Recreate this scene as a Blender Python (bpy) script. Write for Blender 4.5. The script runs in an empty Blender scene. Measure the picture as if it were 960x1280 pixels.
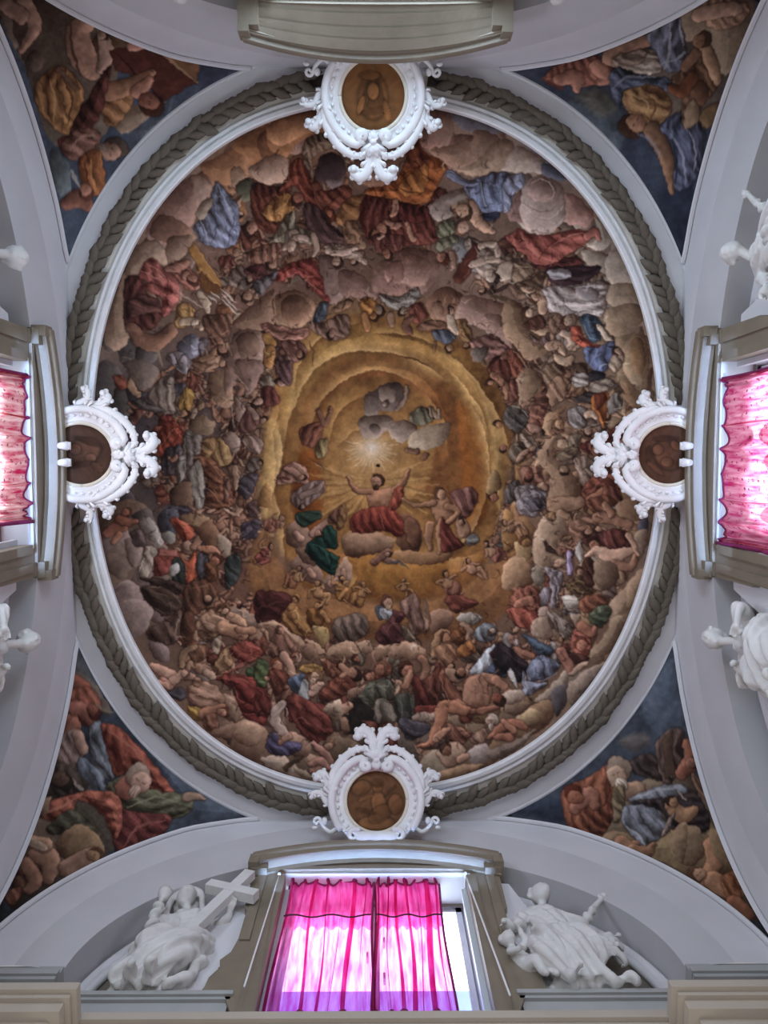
import bpy, bmesh, math, random
import numpy as np
from mathutils import Vector, Matrix

SC = bpy.context.scene
COL = SC.collection
rnd = random.Random(7)

# ------------------------------------------------------------------ camera
# metres; origin = plan centre of the oval dome, camera height = 0, +Y = the wall
# at the foot of the picture, +X = the right hand wall, +Z up
F = 970.0                      # focal length in pixels of the 960 x 1280 frame
CX, CY = 0.045, 0.14           # the camera stands almost under the crown
_z = np.array([(474-480)/F, (580-640)/F, 1.0]); _z /= np.linalg.norm(_z)
_x = np.array([1.0, 0, 0]); _x -= _z*_x.dot(_z); _x /= np.linalg.norm(_x)
_y = np.cross(_z, _x)
ROT = np.array([_x, _y, _z])
cam = bpy.data.cameras.new('camera'); co = bpy.data.objects.new('camera', cam); COL.objects.link(co)
cam.sensor_fit = 'AUTO'; cam.sensor_width = 36.0; cam.lens = F/1280*36.0; cam.clip_end = 200
m = Matrix.Identity(4)
for i in range(3):
    m[i][0] = ROT[i, 0]; m[i][1] = -ROT[i, 1]; m[i][2] = -ROT[i, 2]
m[0][3], m[1][3], m[2][3] = CX, CY, 0.0
co.matrix_world = m
SC.camera = co

# ------------------------------------------------------------------ light
SC.view_settings.view_transform = 'Standard'; SC.view_settings.look = 'None'
SC.view_settings.exposure = -0.26; SC.view_settings.gamma = 1.0
SC.view_settings.use_curve_mapping = False
W = bpy.data.worlds.new('world'); SC.world = W; W.use_nodes = True
bg = W.node_tree.nodes['Background']
bg.inputs['Color'].default_value = (0.92, 0.93, 1.0, 1); bg.inputs['Strength'].default_value = 0.44
PANE = 5.4                     # daylight in the window panes

def area(name, loc, target, size, size_y, power, col):
    l = bpy.data.lights.new(name, 'AREA'); l.shape = 'RECTANGLE'; l.size = size; l.size_y = size_y
    l.energy = power; l.color = col
    o = bpy.data.objects.new(name, l); COL.objects.link(o); o.location = loc
    o.rotation_euler = (Vector(target)-Vector(loc)).to_track_quat('-Z', 'Y').to_euler()
    return o
# the nave beyond the crossing: big soft daylight from windows low on the entrance side
area('nave_daylight', (-3.0, -9.0, -0.5), (1.5, 3.0, 10.0), 7, 5, 520, (0.86, 0.92, 1.0))
area('choir_daylight', (0.5, 9.0, -0.8), (0, -2.0, 10.0), 6, 4, 170, (1.0, 0.9, 0.78))

# the uncurtained window over the entrance, out of the picture at the top
area('entrance_window_daylight', (0, -6.0, 8.7), (0.2, 5.0, 10.6), 2.3, 2.4, 220, (0.60, 0.80, 1.0))
# sky light that comes past the side curtains and rakes across to the opposite wall
for _n, _x, _w in (('left_window_daylight', -4.70, 250), ('right_window_daylight', 4.70, 130)):
    _o = area(_n, (_x, -.05, 9.0), (-_x, 0, 10.6), 1.9, 1.9, _w, (0.64, 0.82, 1.0)); _o.visible_camera = False

# daylight slipping up between curtains and lintels, caught by the hollows of the hoods
for _n, _l, _sx, _w in (('hood_light_front', (0, 5.74, 9.9), 1, 10), ('hood_light_left', (-4.65, 0, 10.1), 0, 8), ('hood_light_right', (4.65, 0, 10.1), 0, 8)):
    _o = area(_n, _l, (_l[0]*.995, _l[1]*.995, 12), 3.1 if _sx else .05, .05 if _sx else 3.1, _w, (0.34, 0.54, 1.0))
    _o.rotation_euler = (math.pi, 0, 0)
    _o.data.spread = math.radians(32); _o.visible_camera = False

# ------------------------------------------------------------------ helpers
def lin(c):
    c = np.asarray(c, float)
    return np.where(c <= 0.04045, c/12.92, ((c+0.055)/1.055)**2.4)
def hexlin(h):
    return lin([int(h[i:i+2], 16)/255 for i in (0, 2, 4)])

def mat(name, col, rough=0.7, noise=0.12, scale=3.0, bump=0.15, bscale=40.0, stain=None):
    """plaster-like procedural material: two noises vary the tone, a third gives relief"""
    M = bpy.data.materials.new(name); M.use_nodes = True
    nt = M.node_tree; N = nt.nodes; L = nt.links; b = N['Principled BSDF']
    b.inputs['Roughness'].default_value = rough
    tc = N.new('ShaderNodeTexCoord')
    n1 = N.new('ShaderNodeTexNoise'); n1.inputs['Scale'].default_value = scale; n1.inputs['Detail'].default_value = 6
    L.new(tc.outputs['Object'], n1.inputs['Vector'])
    r = N.new('ShaderNodeValToRGB'); L.new(n1.outputs['Fac'], r.inputs['Fac'])
    c = np.array(col); s = c*(1-noise) if stain is None else np.array(stain)
    r.color_ramp.elements[0].position = 0.3; r.color_ramp.elements[0].color = (*s, 1)
    r.color_ramp.elements[1].position = 0.62; r.color_ramp.elements[1].color = (*c, 1)
    L.new(r.outputs['Color'], b.inputs['Base Color'])
    if bump:
        n2 = N.new('ShaderNodeTexNoise'); n2.inputs['Scale'].default_value = bscale; n2.inputs['Detail'].default_value = 4
        L.new(tc.outputs['Object'], n2.inputs['Vector'])
        bp = N.new('ShaderNodeBump'); bp.inputs['Strength'].default_value = bump; bp.inputs['Distance'].default_value = 0.02
        L.new(n2.outputs['Fac'], bp.inputs['Height']); L.new(bp.outputs['Normal'], b.inputs['Normal'])
    return M

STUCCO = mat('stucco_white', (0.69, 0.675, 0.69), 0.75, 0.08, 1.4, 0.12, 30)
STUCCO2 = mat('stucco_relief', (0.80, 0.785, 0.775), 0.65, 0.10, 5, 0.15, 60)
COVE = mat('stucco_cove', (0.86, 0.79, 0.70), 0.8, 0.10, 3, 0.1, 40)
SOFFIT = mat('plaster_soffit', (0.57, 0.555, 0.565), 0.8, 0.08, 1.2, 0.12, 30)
STATUE = mat('stucco_statue', (0.72, 0.70, 0.67), 0.7, 0.12, 4, 0.2, 50)
OLIVE = mat('painted_frame', (0.25, 0.205, 0.148), 0.5, 0.18, 2.5, 0.15, 40)
PANEL = mat('painted_panel', (0.155, 0.135, 0.105), 0.8, 0.2, 2, 0.1, 40)
LEAF = mat('garland_leaf', (0.135, 0.108, 0.078), 0.75, 0.3, 6, 0.3, 60)
CREAM = mat('cornice_cream', (0.50, 0.43, 0.35), 0.7, 0.08, 2, 0.12, 30)
BAR = mat('window_bar', (0.62, 0.66, 0.7), 0.5, 0.05, 4, 0)
GREYM = mat('ledge_grey', (0.42, 0.42, 0.41), 0.75, 0.1, 3, 0.1, 40)
IVORY = mat('ivory_rim', (0.72, 0.66, 0.54), 0.6, 0.1, 6, 0.1, 60)
CORD = mat('cord_white', (0.85, 0.85, 0.85), 0.6, 0.02, 4, 0)
DARK = mat('dark_thread', (0.05, 0.02, 0.03), 0.8, 0.1, 4, 0)

def mesh(name, V, Fc, material, parent=None, smooth=True, cols=None, label=None, kind=None, cat=None, group=None):
    me = bpy.data.meshes.new(name)
    me.from_pydata([tuple(map(float, v)) for v in V] if not isinstance(V, np.ndarray) else V.tolist(), [],
                   Fc.tolist() if isinstance(Fc, np.ndarray) else Fc)
    return link(name, me, material, parent, smooth, label, kind, cat, group)
def link(name, me, material, parent=None, smooth=True, label=None, kind=None, cat=None, group=None):
    if material and not me.materials: me.materials.append(material)
    if smooth:
        me.polygons.foreach_set('use_smooth', np.ones(len(me.polygons), bool))
    o = bpy.data.objects.new(name, me); COL.objects.link(o)
    if parent: o.parent = parent
    tag(o, label, cat, group, kind)
    return o
def tag(o, label=None, cat=None, group=None, kind=None):
    if label: o['label'] = label
    if cat: o['category'] = cat
    if group: o['group'] = group
    if kind: o['kind'] = kind
    return o
def empty(name, loc=(0, 0, 0), label=None, cat=None, group=None, kind=None):
    o = bpy.data.objects.new(name, None); COL.objects.link(o); o.location = loc
    o.empty_display_size = 0.2
    return tag(o, label, cat, group, kind)

class MB:
    """collects shapes for one mesh"""
    def __init__(s): s.v = []; s.f = []
    def add(s, V, Fc):
        k = len(s.v); s.v += [tuple(map(float, p)) for p in V]; s.f += [tuple(i+k for i in q) for q in Fc]
    def box(s, x0, x1, y0, y1, z0, z1, tf=None):
        V = [(x, y, z) for x in (x0, x1) for y in (y0, y1) for z in (z0, z1)]
        if tf: V = [tf(*p) for p in V]
        s.add(V, [(0, 1, 3, 2), (4, 6, 7, 5), (0, 4, 5, 1), (2, 3, 7, 6), (0, 2, 6, 4), (1, 5, 7, 3)])
    def prism(s, P, n0, n1, tf):
        """outline P of (s, z) between depths n0 and n1"""
        k = len(P)
        V = [tf(a, n0, b) for a, b in P]+[tf(a, n1, b) for a, b in P]
        s.add(V, [tuple(range(k)), tuple(range(2*k-1, k-1, -1))]+[(i, (i+1) % k, k+(i+1) % k, k+i) for i in range(k)])
    def grid(s, G):
        h, w = len(G), len(G[0])
        s.add([p for r in G for p in r], [(i*w+j, i*w+j+1, (i+1)*w+j+1, (i+1)*w+j) for i in range(h-1) for j in range(w-1)])
    def tube(s, P, R, n=8, flat=1.0, up=(0, 0, 1)):
        P = [Vector(p) for p in P]
        if not hasattr(R, '__len__'): R = [R]*len(P)
        up = Vector(up); G = []
        for i, p in enumerate(P):
            t = (P[min(i+1, len(P)-1)]-P[max(i-1, 0)]); t.normalize()
            a = t.cross(up)
            if a.length < 1e-4: a = t.cross(Vector((1, 0.3, 0.1)))
            a.normalize(); b = a.cross(t)
            G.append([p+a*(math.cos(q)*R[i])+b*(math.sin(q)*R[i]*flat) for q in [2*math.pi*j/n for j in range(n)]])
        k = len(s.v); s.v += [tuple(p) for r in G for p in r]; h = len(G)
        s.f += [(k+i*n+j, k+i*n+(j+1) % n, k+(i+1)*n+(j+1) % n, k+(i+1)*n+j) for i in range(h-1) for j in range(n)]
        s.f += [tuple(k+j for j in range(n))[::-1], tuple(k+(h-1)*n+j for j in range(n))]
    def ball(s, c, r, nu=12, nv=8, M=None):
        c = Vector(c); r = (r, r, r) if not hasattr(r, '__len__') else r
        k = len(s.v)
        for i in range(nv+1):
            th = math.pi*i/nv
            for j in range(nu):
                ph = 2*math.pi*j/nu
                q = Vector((r[0]*math.sin(th)*math.cos(ph), r[1]*math.sin(th)*math.sin(ph), r[2]*math.cos(th)))
                if M: q = M @ q
                s.v.append(tuple(c+q))
        s.f += [(k+i*nu+j, k+(i+1)*nu+j, k+(i+1)*nu+(j+1) % nu, k+i*nu+(j+1) % nu) for i in range(nv) for j in range(nu)]
    def build(s, name, material, parent=None, smooth=True, **kw):
        return mesh(name, s.v, s.f, material, parent, smooth, **kw)

def spline(P, n=6, closed=False):
    """Catmull-Rom through points of any dimension"""
    P = np.asarray(P, float); k = len(P); out = []
    t = np.linspace(0, 1, n, endpoint=False)[:, None]
    for i in range(k if closed else k-1):
        if closed: a, b, c, d = P[i-1], P[i], P[(i+1) % k], P[(i+2) % k]
        else: a, b, c, d = P[max(i-1, 0)], P[i], P[i+1], P[min(i+2, k-1)]
        out.append(0.5*((2*b)+(c-a)*t+(2*a-5*b+4*c-d)*t*t+(3*b-a-3*c+d)*t**3))
    if not closed: out.append(P[-1:])
    return np.concatenate(out)

def project(P):
    """where a point of the church falls in the picture the fresco is drawn for"""
    q = (np.asarray(P, float)-np.array([CX, CY, 0])) @ ROT
    return np.stack([480+F*q[..., 0]/q[..., 2], 640+F*q[..., 1]/q[..., 2]], -1)

# the four sides of the crossing: (s along the wall, n outward, z up) -> world
SIDES = {'front': lambda s, n, z: (s, n, z), 'back': lambda s, n, z: (s, -n, z),
         'left': lambda s, n, z: (-n, s, z), 'right': lambda s, n, z: (n, s, z)}
HX, HY = 4.66, 5.75            # half plan of the crossing
RZ = 12.0                      # level of the dome ring
RA, RB, RN = 4.36, 5.26, 2.22  # inner edge of the ring: superellipse
PAR = {  # plane, extrados, middle line, intrados: (half span, springing z, rise)
 'front': dict(N=HY, E0=(4.62, 8.4, 4.15), E1=(4.05, 8.4, 3.4), E2=(3.5, 8.4, 2.57), hn=5.58, hz=10.43, hc=10.80, dz=0.0),
 'back':  dict(N=HY, E0=(4.62, 8.4, 4.15), E1=(4.05, 8.4, 3.45), E2=(3.5, 8.4, 2.57), hn=5.35, hz=10.33, hc=10.86, dz=0.0),
 'left':  dict(N=HX, E0=(5.68, 8.3, 4.25), E1=(5.1, 8.3, 3.5), E2=(4.55, 8.3, 2.65), hn=4.50, hz=10.84, hc=11.16, dz=0.2),
 'right': dict(N=HX, E0=(5.68, 8.3, 4.25), E1=(5.1, 8.3, 3.5), E2=(4.55, 8.3, 2.65), hn=4.50, hz=10.86, hc=11.14, dz=0.2)}
def ring(off, n):
    """superellipse offset outward, n points"""
    t = np.linspace(0, 2*np.pi, n, endpoint=False)
    c, s = np.cos(t), np.sin(t)
    x = np.sign(c)*np.abs(c)**(2/RN)*(RA); y = np.sign(s)*np.abs(s)**(2/RN)*(RB)
    P = np.stack([x, y], 1)
    T = np.roll(P, -1, 0)-np.roll(P, 1, 0); T /= np.linalg.norm(T, axis=1)[:, None]
    return P+np.stack([T[:, 1], -T[:, 0]], 1)*off
def ring_even(off, n):
    P = ring(off, 2880); Q = np.vstack([P, P[:1]])
    d = np.r_[0, np.cumsum(np.linalg.norm(np.diff(Q, axis=0), axis=1))]
    t = np.linspace(0, d[-1], n, endpoint=False)
    return np.stack([np.interp(t, d, Q[:, 0]), np.interp(t, d, Q[:, 1])], 1)

R80 = ring(0.80, 2880)
TIP_Y = np.abs(R80[np.abs(np.abs(R80[:, 0])-HX) < .02][:, 1]).mean()     # where the band meets the side walls
TIP_X = np.abs(R80[np.abs(np.abs(R80[:, 1])-HY) < .02][:, 0]).mean()     # and the end walls
# ------------------------------------------------------------------ the fresco
# drawn like a mural cartoon: every cloud, limb, robe and head is a shape with a colour,
# painted back to front onto one sheet and carried over to the plaster as its pigment
KS = 1.3                                   # sheet pixels per drawing unit
CW, CH = int(960*KS), int(1280*KS)
CAN = np.zeros((CH, CW, 3), np.float32)    # display (sRGB) values while painting
GLORY = np.array([472., 580.])             # the light of heaven: every shape is modelled towards it
nrng = np.random.RandomState(11)
def vnoise(cell, seed):
    r = np.random.RandomState(seed)
    h, w = int(CH/cell)+3, int(CW/cell)+3
    g = r.rand(h, w).astype(np.float32)
    y, x = np.arange(CH)/cell, np.arange(CW)/cell
    yi, xi = y.astype(int), x.astype(int); fy, fx = (y-yi)[:, None], (x-xi)[None]
    fy = fy*fy*(3-2*fy); fx = fx*fx*(3-2*fx)
    a = g[yi][:, xi]; b = g[yi][:, xi+1]; c = g[yi+1][:, xi]; d = g[yi+1][:, xi+1]
    return ((a*(1-fx)+b*fx)*(1-fy)+(c*(1-fx)+d*fx)*fy)*2-1
N3, N8, N20, N50 = vnoise(3, 1), vnoise(8, 2), vnoise(20, 3), vnoise(50, 4)
YY, XX = np.mgrid[0:CH, 0:CW].astype(np.float32); XX /= KS; YY /= KS

def rgb(h): return np.array([int(h[i:i+2], 16)/255 for i in (0, 2, 4)], np.float32)
def box(P, pad):
    x0, y0 = P.min(0)-pad; x1, y1 = P.max(0)+pad
    return (slice(max(0, int(y0*KS)), min(CH, int(y1*KS)+2)), slice(max(0, int(x0*KS)), min(CW, int(x1*KS)+2)))
def sdf(P, X, Y):
    D = np.full(X.shape, 1e9, np.float32); ins = np.zeros(X.shape, bool)
    A = P; B = np.roll(P, -1, 0)
    for (ax, ay), (bx, by) in zip(A, B):
        ex, ey = bx-ax, by-ay
        wx, wy = X-ax, Y-ay
        t = np.clip((wx*ex+wy*ey)/(ex*ex+ey*ey+1e-9), 0, 1)
        D = np.minimum(D, (wx-ex*t)**2+(wy-ey*t)**2)
        if ay != by:
            c = ((ay > Y) != (by > Y)) & (X < ex*(Y-ay)/ey+ax)
            ins ^= c
    d = np.sqrt(D)
    return np.where(ins, d, -d)
def put(sl, col, a):
    CAN[sl] = CAN[sl]*(1-a[..., None])+np.clip(col, 0, 1)*a[..., None]
def lightdir(x, y):
    v = GLORY-np.array([x, y]); return v/(np.linalg.norm(v)+1e-6)
WARMD = np.array([0.80, 0.60, 0.52], np.float32)
def shape(P, col, R=None, vol=0.5, fold=None, edge=0.5, soft=0.8, tone=0.06, L=None, puff=0.0):
    P = np.asarray(P, float); sl = box(P, 3+soft*2)
    X, Y = XX[sl], YY[sl]
    if X.size < 4: return
    wob = 0.8*N8[sl]
    d = sdf(P, X, Y)+wob*min(1, np.ptp(P, axis=0).min()/30)
    a = np.clip(d/soft+0.5, 0, 1)
    if a.max() <= 0: return
    size = np.ptp(P, axis=0).min()
    R = R or max(2.5, size*0.45)
    gy, gx = np.gradient(d); g = np.hypot(gx, gy)+1e-6
    u = np.clip(d/R, 0, 1); k = (1-u)
    c = P.mean(0); l = lightdir(*c) if L is None else L
    # a touch of light from above-left as well
    s = -(gx/g*l[0]+gy/g*l[1])*k
    s = s*vol
    if fold:
        ang, f, amp = fold
        ca, sa = math.cos(math.radians(ang)), math.sin(math.radians(ang))
        w = (X*-sa+Y*ca)*f+1.5*N20[sl]+1.5*N50[sl]+.45*N8[sl]+0.012*((X-c[0])*ca+(Y-c[1])*sa)**2*f
        v = np.sin(w); v = np.where(v > 0, v**1.5, v)
        s = s+amp*v*np.clip(d/2.5, 0, 1)
    if puff:                                            # clouds: lit rim, slow fall-off into shade
        pr = (X-c[0])*l[0]+(Y-c[1])*l[1]; h = max(np.abs((P-c) @ l).max(), 1)
        t = np.clip(pr/h, -1, 1)
        s = s*.6+puff*(t*.75-.12)+puff*.8*np.clip(t, 0, 1)*np.exp(-np.maximum(d, 0)/max(2.0, size*.09))-puff*.35*np.exp(-np.maximum(d, 0)/max(3, size*.16))*np.clip(-t, 0, 1)
    s = s+tone*N20[sl]+tone*0.8*N8[sl]+0.03*N3[sl]
    base = rgb(col) if isinstance(col, str) else col
    if fold:                                            # sharp creases between the folds
        w2 = (X*-sa+Y*ca)*f*1.7+2.2*N20[sl]+1.8*N50[sl]+.7*N8[sl]+1.0
        s = s-0.34*np.exp(-(np.sin(w2*.5)/.30)**2)*np.clip(d/2, 0, 1)
    lit = base[None, None]*(1+np.clip(s, 0, 1)[..., None]*0.62)+np.clip(s, 0, 1)[..., None]*0.045
    drk = np.clip(-s*1.25, 0, 1)[..., None]
    out = lit*(1-drk*(1-WARMD*0.55))
    e = np.exp(-(np.maximum(d, 0)/1.1)**2)*edge*(0.45+0.55*np.clip(-s*4+.6, 0, 1))
    out = out*(1-e[..., None]*np.array([.55, .66, .70], np.float32))
    put(sl, out, a)
    # thin dark contour thrown outside, as the painter's drawing
    if edge > .3:
        o = np.exp(-((d+0.5)/0.9)**2)*0.32*edge
        CAN[sl] *= (1-o[..., None]*np.array([.8, 1, 1], np.float32))
def line(P, col, w, a=0.8, taper=True):
    P = spline(P, 5) if len(P) > 2 else np.asarray(P, float)
    sl = box(P, w+3); X, Y = XX[sl], YY[sl]
    if X.size < 4: return
    A = np.zeros(X.shape, np.float32); n = len(P)-1
    for i in range(n):
        (ax, ay), (bx, by) = P[i], P[i+1]; ex, ey = bx-ax, by-ay
        t = np.clip(((X-ax)*ex+(Y-ay)*ey)/(ex*ex+ey*ey+1e-9), 0, 1)
        d = np.hypot(X-ax-ex*t, Y-ay-ey*t)
        q = (i+t)/n
        ww = w*(0.35+0.65*np.sin(np.pi*np.clip(q, .06, .94))) if taper else w
        A = np.maximum(A, np.clip((ww/2-d)/0.8+0.5, 0, 1))
    put(sl, rgb(col) if isinstance(col, str) else col, A*a)
def ribbon(P, col, w, a=0.85):
    """fold of cloud: a crisp light edge fading to the left of its direction"""
    P = spline(P, 6); sl = box(P, w*2.5+3); X, Y = XX[sl], YY[sl]; n = len(P)-1
    D = np.full(X.shape, 1e9, np.float32); S = np.zeros(X.shape, np.float32); Q = np.zeros(X.shape, np.float32)
    for i in range(n):
        (ax, ay), (bx, by) = P[i], P[i+1]; ex, ey = bx-ax, by-ay
        t = np.clip(((X-ax)*ex+(Y-ay)*ey)/(ex*ex+ey*ey+1e-9), 0, 1)
        d = np.hypot(X-ax-ex*t, Y-ay-ey*t); m = d < D
        D = np.where(m, d, D); S = np.where(m, ex*(Y-ay)-ey*(X-ax), S); Q = np.where(m, (i+t)/n, Q)
    end = np.sin(np.pi*np.clip(Q, .02, .98))**.7
    A = np.where(S < 0, np.exp(-D/w), np.exp(-(D/.9)**2))*end*a
    put(sl, rgb(col), A.astype(np.float32))
    B = np.where(S >= 0, np.exp(-np.maximum(D-1, 0)/(w*.8)), 0)*end*.30
    CAN[sl] *= (1-B[..., None]*np.array([.7, .85, .9], np.float32))
def limb(Q, col, vol=0.55, edge=0.55):
    """tapered, rounded chain of (x, y, r)"""
    Q = spline(Q, 4) if len(Q) > 2 else np.asarray(Q, float)
    P = Q[:, :2]; sl = box(P, Q[:, 2].max()+3); X, Y = XX[sl], YY[sl]
    if X.size < 4: return
    D = np.full(X.shape, -1e9, np.float32)
    for i in range(len(Q)-1):
        (ax, ay, ar), (bx, by, br) = Q[i], Q[i+1]; ex, ey = bx-ax, by-ay
        t = np.clip(((X-ax)*ex+(Y-ay)*ey)/(ex*ex+ey*ey+1e-9), 0, 1)
        D = np.maximum(D, ar+(br-ar)*t-np.hypot(X-ax-ex*t, Y-ay-ey*t))
    a = np.clip(D/0.8+0.5, 0, 1); gy, gx = np.gradient(D); g = np.hypot(gx, gy)+1e-6
    l = lightdir(*P.mean(0)); R = max(Q[:, 2].mean(), 1.5)
    s = -(gx/g*l[0]+gy/g*l[1])*(1-np.clip(D/R, 0, 1))*vol+0.08*N8[sl]
    base = rgb(col) if isinstance(col, str) else col
    out = base*(1+np.clip(s, 0, 1)[..., None]*.9)*(1-np.clip(-s, 0, 1)[..., None]*(1-WARMD*.5))
    e = np.exp(-(np.maximum(D, 0)/1.0)**2)*edge*(0.4+0.6*np.clip(-s*4+.5, 0, 1))
    put(sl, out*(1-e[..., None]*np.array([.55, .66, .7], np.float32)), a)
    o = np.exp(-((D+.5)/.9)**2)*.3*edge
    CAN[sl] *= (1-o[..., None])
def ell(x, y, rx, ry, rot=0, n=20):
    t = np.linspace(0, 2*np.pi, n, endpoint=False); c, s = math.cos(math.radians(rot)), math.sin(math.radians(rot))
    px, py = rx*np.cos(t), ry*np.sin(t)
    return np.stack([x+px*c-py*s, y+px*s+py*c], 1)
def head(x, y, r, ang, skin='a07a62', hair='3a261c', beard=False):
    """ang = direction in which the crown of the head points"""
    u = np.array([math.cos(math.radians(ang)), math.sin(math.radians(ang))]); v = np.array([-u[1], u[0]])
    c = np.array([x, y])
    tw = 0.25 if (int(x*7+y*3) % 2) else -0.25          # the head turns a little
    shape(ell(*(c+u*r*.16-v*r*tw*.5), r*1.0, r*.90, ang), hair, vol=.35, edge=.5)
    f = c-u*r*.16+v*r*tw
    shape(ell(*f, r*.86, r*.72, ang), skin, vol=.5, edge=.4)
    if r > 2.6:
        dk = rgb(skin)*np.array([.42, .34, .32])
        for s_ in (-1, 1):
            e = f+u*r*.10+v*r*.26*s_
            line([e-v*r*.13, e+v*r*.13], dk, max(.9, r*.15), .5)
        line([f+u*r*.1+v*r*.03, f-u*r*.2+v*r*.05], dk, max(.7, r*.12), .35)
        line([f-u*r*.42-v*r*.15, f-u*r*.42+v*r*.15], rgb(skin)*np.array([.55, .38, .36]), max(.8, r*.13), .4)
        line([f+u*r*.25, f-u*r*.15], np.clip(rgb(skin)*1.25, 0, 1), max(.7, r*.12), .35)
    if beard:
        shape(ell(*(f-u*r*.75), r*.5, r*.42, ang), hair if beard is True else beard, vol=.4, edge=.4, fold=(ang, 1.6, .25))
def blob(col, x, y, rx, ry, rot=0, a=1.0, p=2.0):
    c, s = math.cos(math.radians(rot)), math.sin(math.radians(rot))
    R = max(rx, ry)*2.2
    sl = box(np.array([[x-R, y-R], [x+R, y+R]]), 0); X, Y = XX[sl]-x, YY[sl]-y
    q = ((X*c+Y*s)/rx)**2+((-X*s+Y*c)/ry)**2
    put(sl, np.broadcast_to(rgb(col), X.shape+(3,)), (a*np.exp(-q**(p/2))).astype(np.float32))
def figure(x, y, s, ang, skin, robe, seed):
    """a small seated or floating figure, s = its length, ang = towards its head"""
    r = random.Random(seed)
    def at(a, b): # a along the head direction, b across
        t = math.radians(ang); return (x+s*(a*math.cos(t)-b*math.sin(t)), y+s*(a*math.sin(t)+b*math.cos(t)))
    f = r.choice((-1, 1)); bare = r.random() < .35
    k1 = at(-.12+r.uniform(-.08, .1), .34*f); k2 = at(-.2+r.uniform(-.1, .1), .16*f+r.uniform(-.1, .1))
    ft1 = at(-.48+r.uniform(-.1, .05), .24*f+r.uniform(-.15, .15)); ft2 = at(-.5, .02+r.uniform(-.2, .2))
    hip = at(-.08, 0); sh1, sh2 = at(.2, .13), at(.2, -.13); nk = at(.25, .03*f)
    if not bare:
        P = [at(-.02, -.15*f), at(.06, .12*f), at(-.02, .4*f), at(-.28, .42*f), at(-.52, .28*f), at(-.5, -.05*f), at(-.3, -.2*f)]
        P = [(a+r.uniform(-.05, .05)*s, b+r.uniform(-.05, .05)*s) for a, b in P]
        shape(spline(P, 4, True), robe, vol=.45, fold=(ang+r.uniform(-40, 40), 7.0/max(s*.35, 4), .28))
        limb([(*ft1, s*.035), at(-.55, .3*f)+(s*.03,)], skin)
    else:
        limb([(*hip, s*.1), (*k2, s*.08), (*ft2, s*.04)], skin)
        limb([(*hip, s*.11), (*k1, s*.085), (*ft1, s*.045)], skin)
    T = spline([at(-.12, -.14), at(.12, -.17), at(.24, -.12), at(.26, .1), at(.12, .17), at(-.12, .14)], 4, True)
    if r.random() < .5: shape(T, skin, vol=.5)
    else: shape(T, robe, vol=.45, fold=(ang+90+r.uniform(-40, 40), 7.0/max(s*.3, 4), .22))
    for sh, g in ((sh1, 1), (sh2, -1)):
        e = at(.08+r.uniform(-.12, .2), g*(.28+r.uniform(-.05, .08))); h = at(r.uniform(-.1, .5), g*r.uniform(.05, .45))
        limb([(*sh, s*.06), (*e, s*.05), (*h, s*.032)], skin)
    hx, hy = at(.37, .04*f)
    head(hx, hy, s*.125, ang+r.uniform(-35, 35), skin, r.choice(('3c281e', '4a3022', '2e2320', '5a4030', '6e5a48')), beard=r.random() < .2)

def rim_clouds(seed):
    r = random.Random(seed)
    pal = [(20, ('86705a', '7c664e', '8c745e')), (75, ('7c6450', '86684c', '8a7a6a')), (125, ('7a5e4c', '8a6a58', '64503f')), (165, ('6e5d52', '7a6862', '7c6a66')),
           (200, ('4e4a50', '5a5250', '56504e')), (225, ('7c6452', '80685a', '866b5a')), (262, ('8c6a5e', '96684a', '8f5f3c')), (300, ('8f6f62', '947460', '9a806a')), (335, ('8c8074', '8a7668', '94877a')), (361, ('86705a', '7c664e', '8c745e'))]
    for q in (.99, .93, .87):
        n = int(40*q)
        for k in range(n):
            a = 360*k/n+r.uniform(-4, 4); t = math.radians(a)
            c = next(p for lim, p in pal if a % 360 < lim)
            R = r.uniform(13, 26)
            shape(ell(470+345*q*math.cos(t), 556+425*q*math.sin(t), R*r.uniform(1, 1.5), R*r.uniform(.7, 1), a+90+r.uniform(-25, 25)), r.choice(c), vol=.42, edge=.18, soft=1.2, tone=.03, puff=.36)
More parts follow.
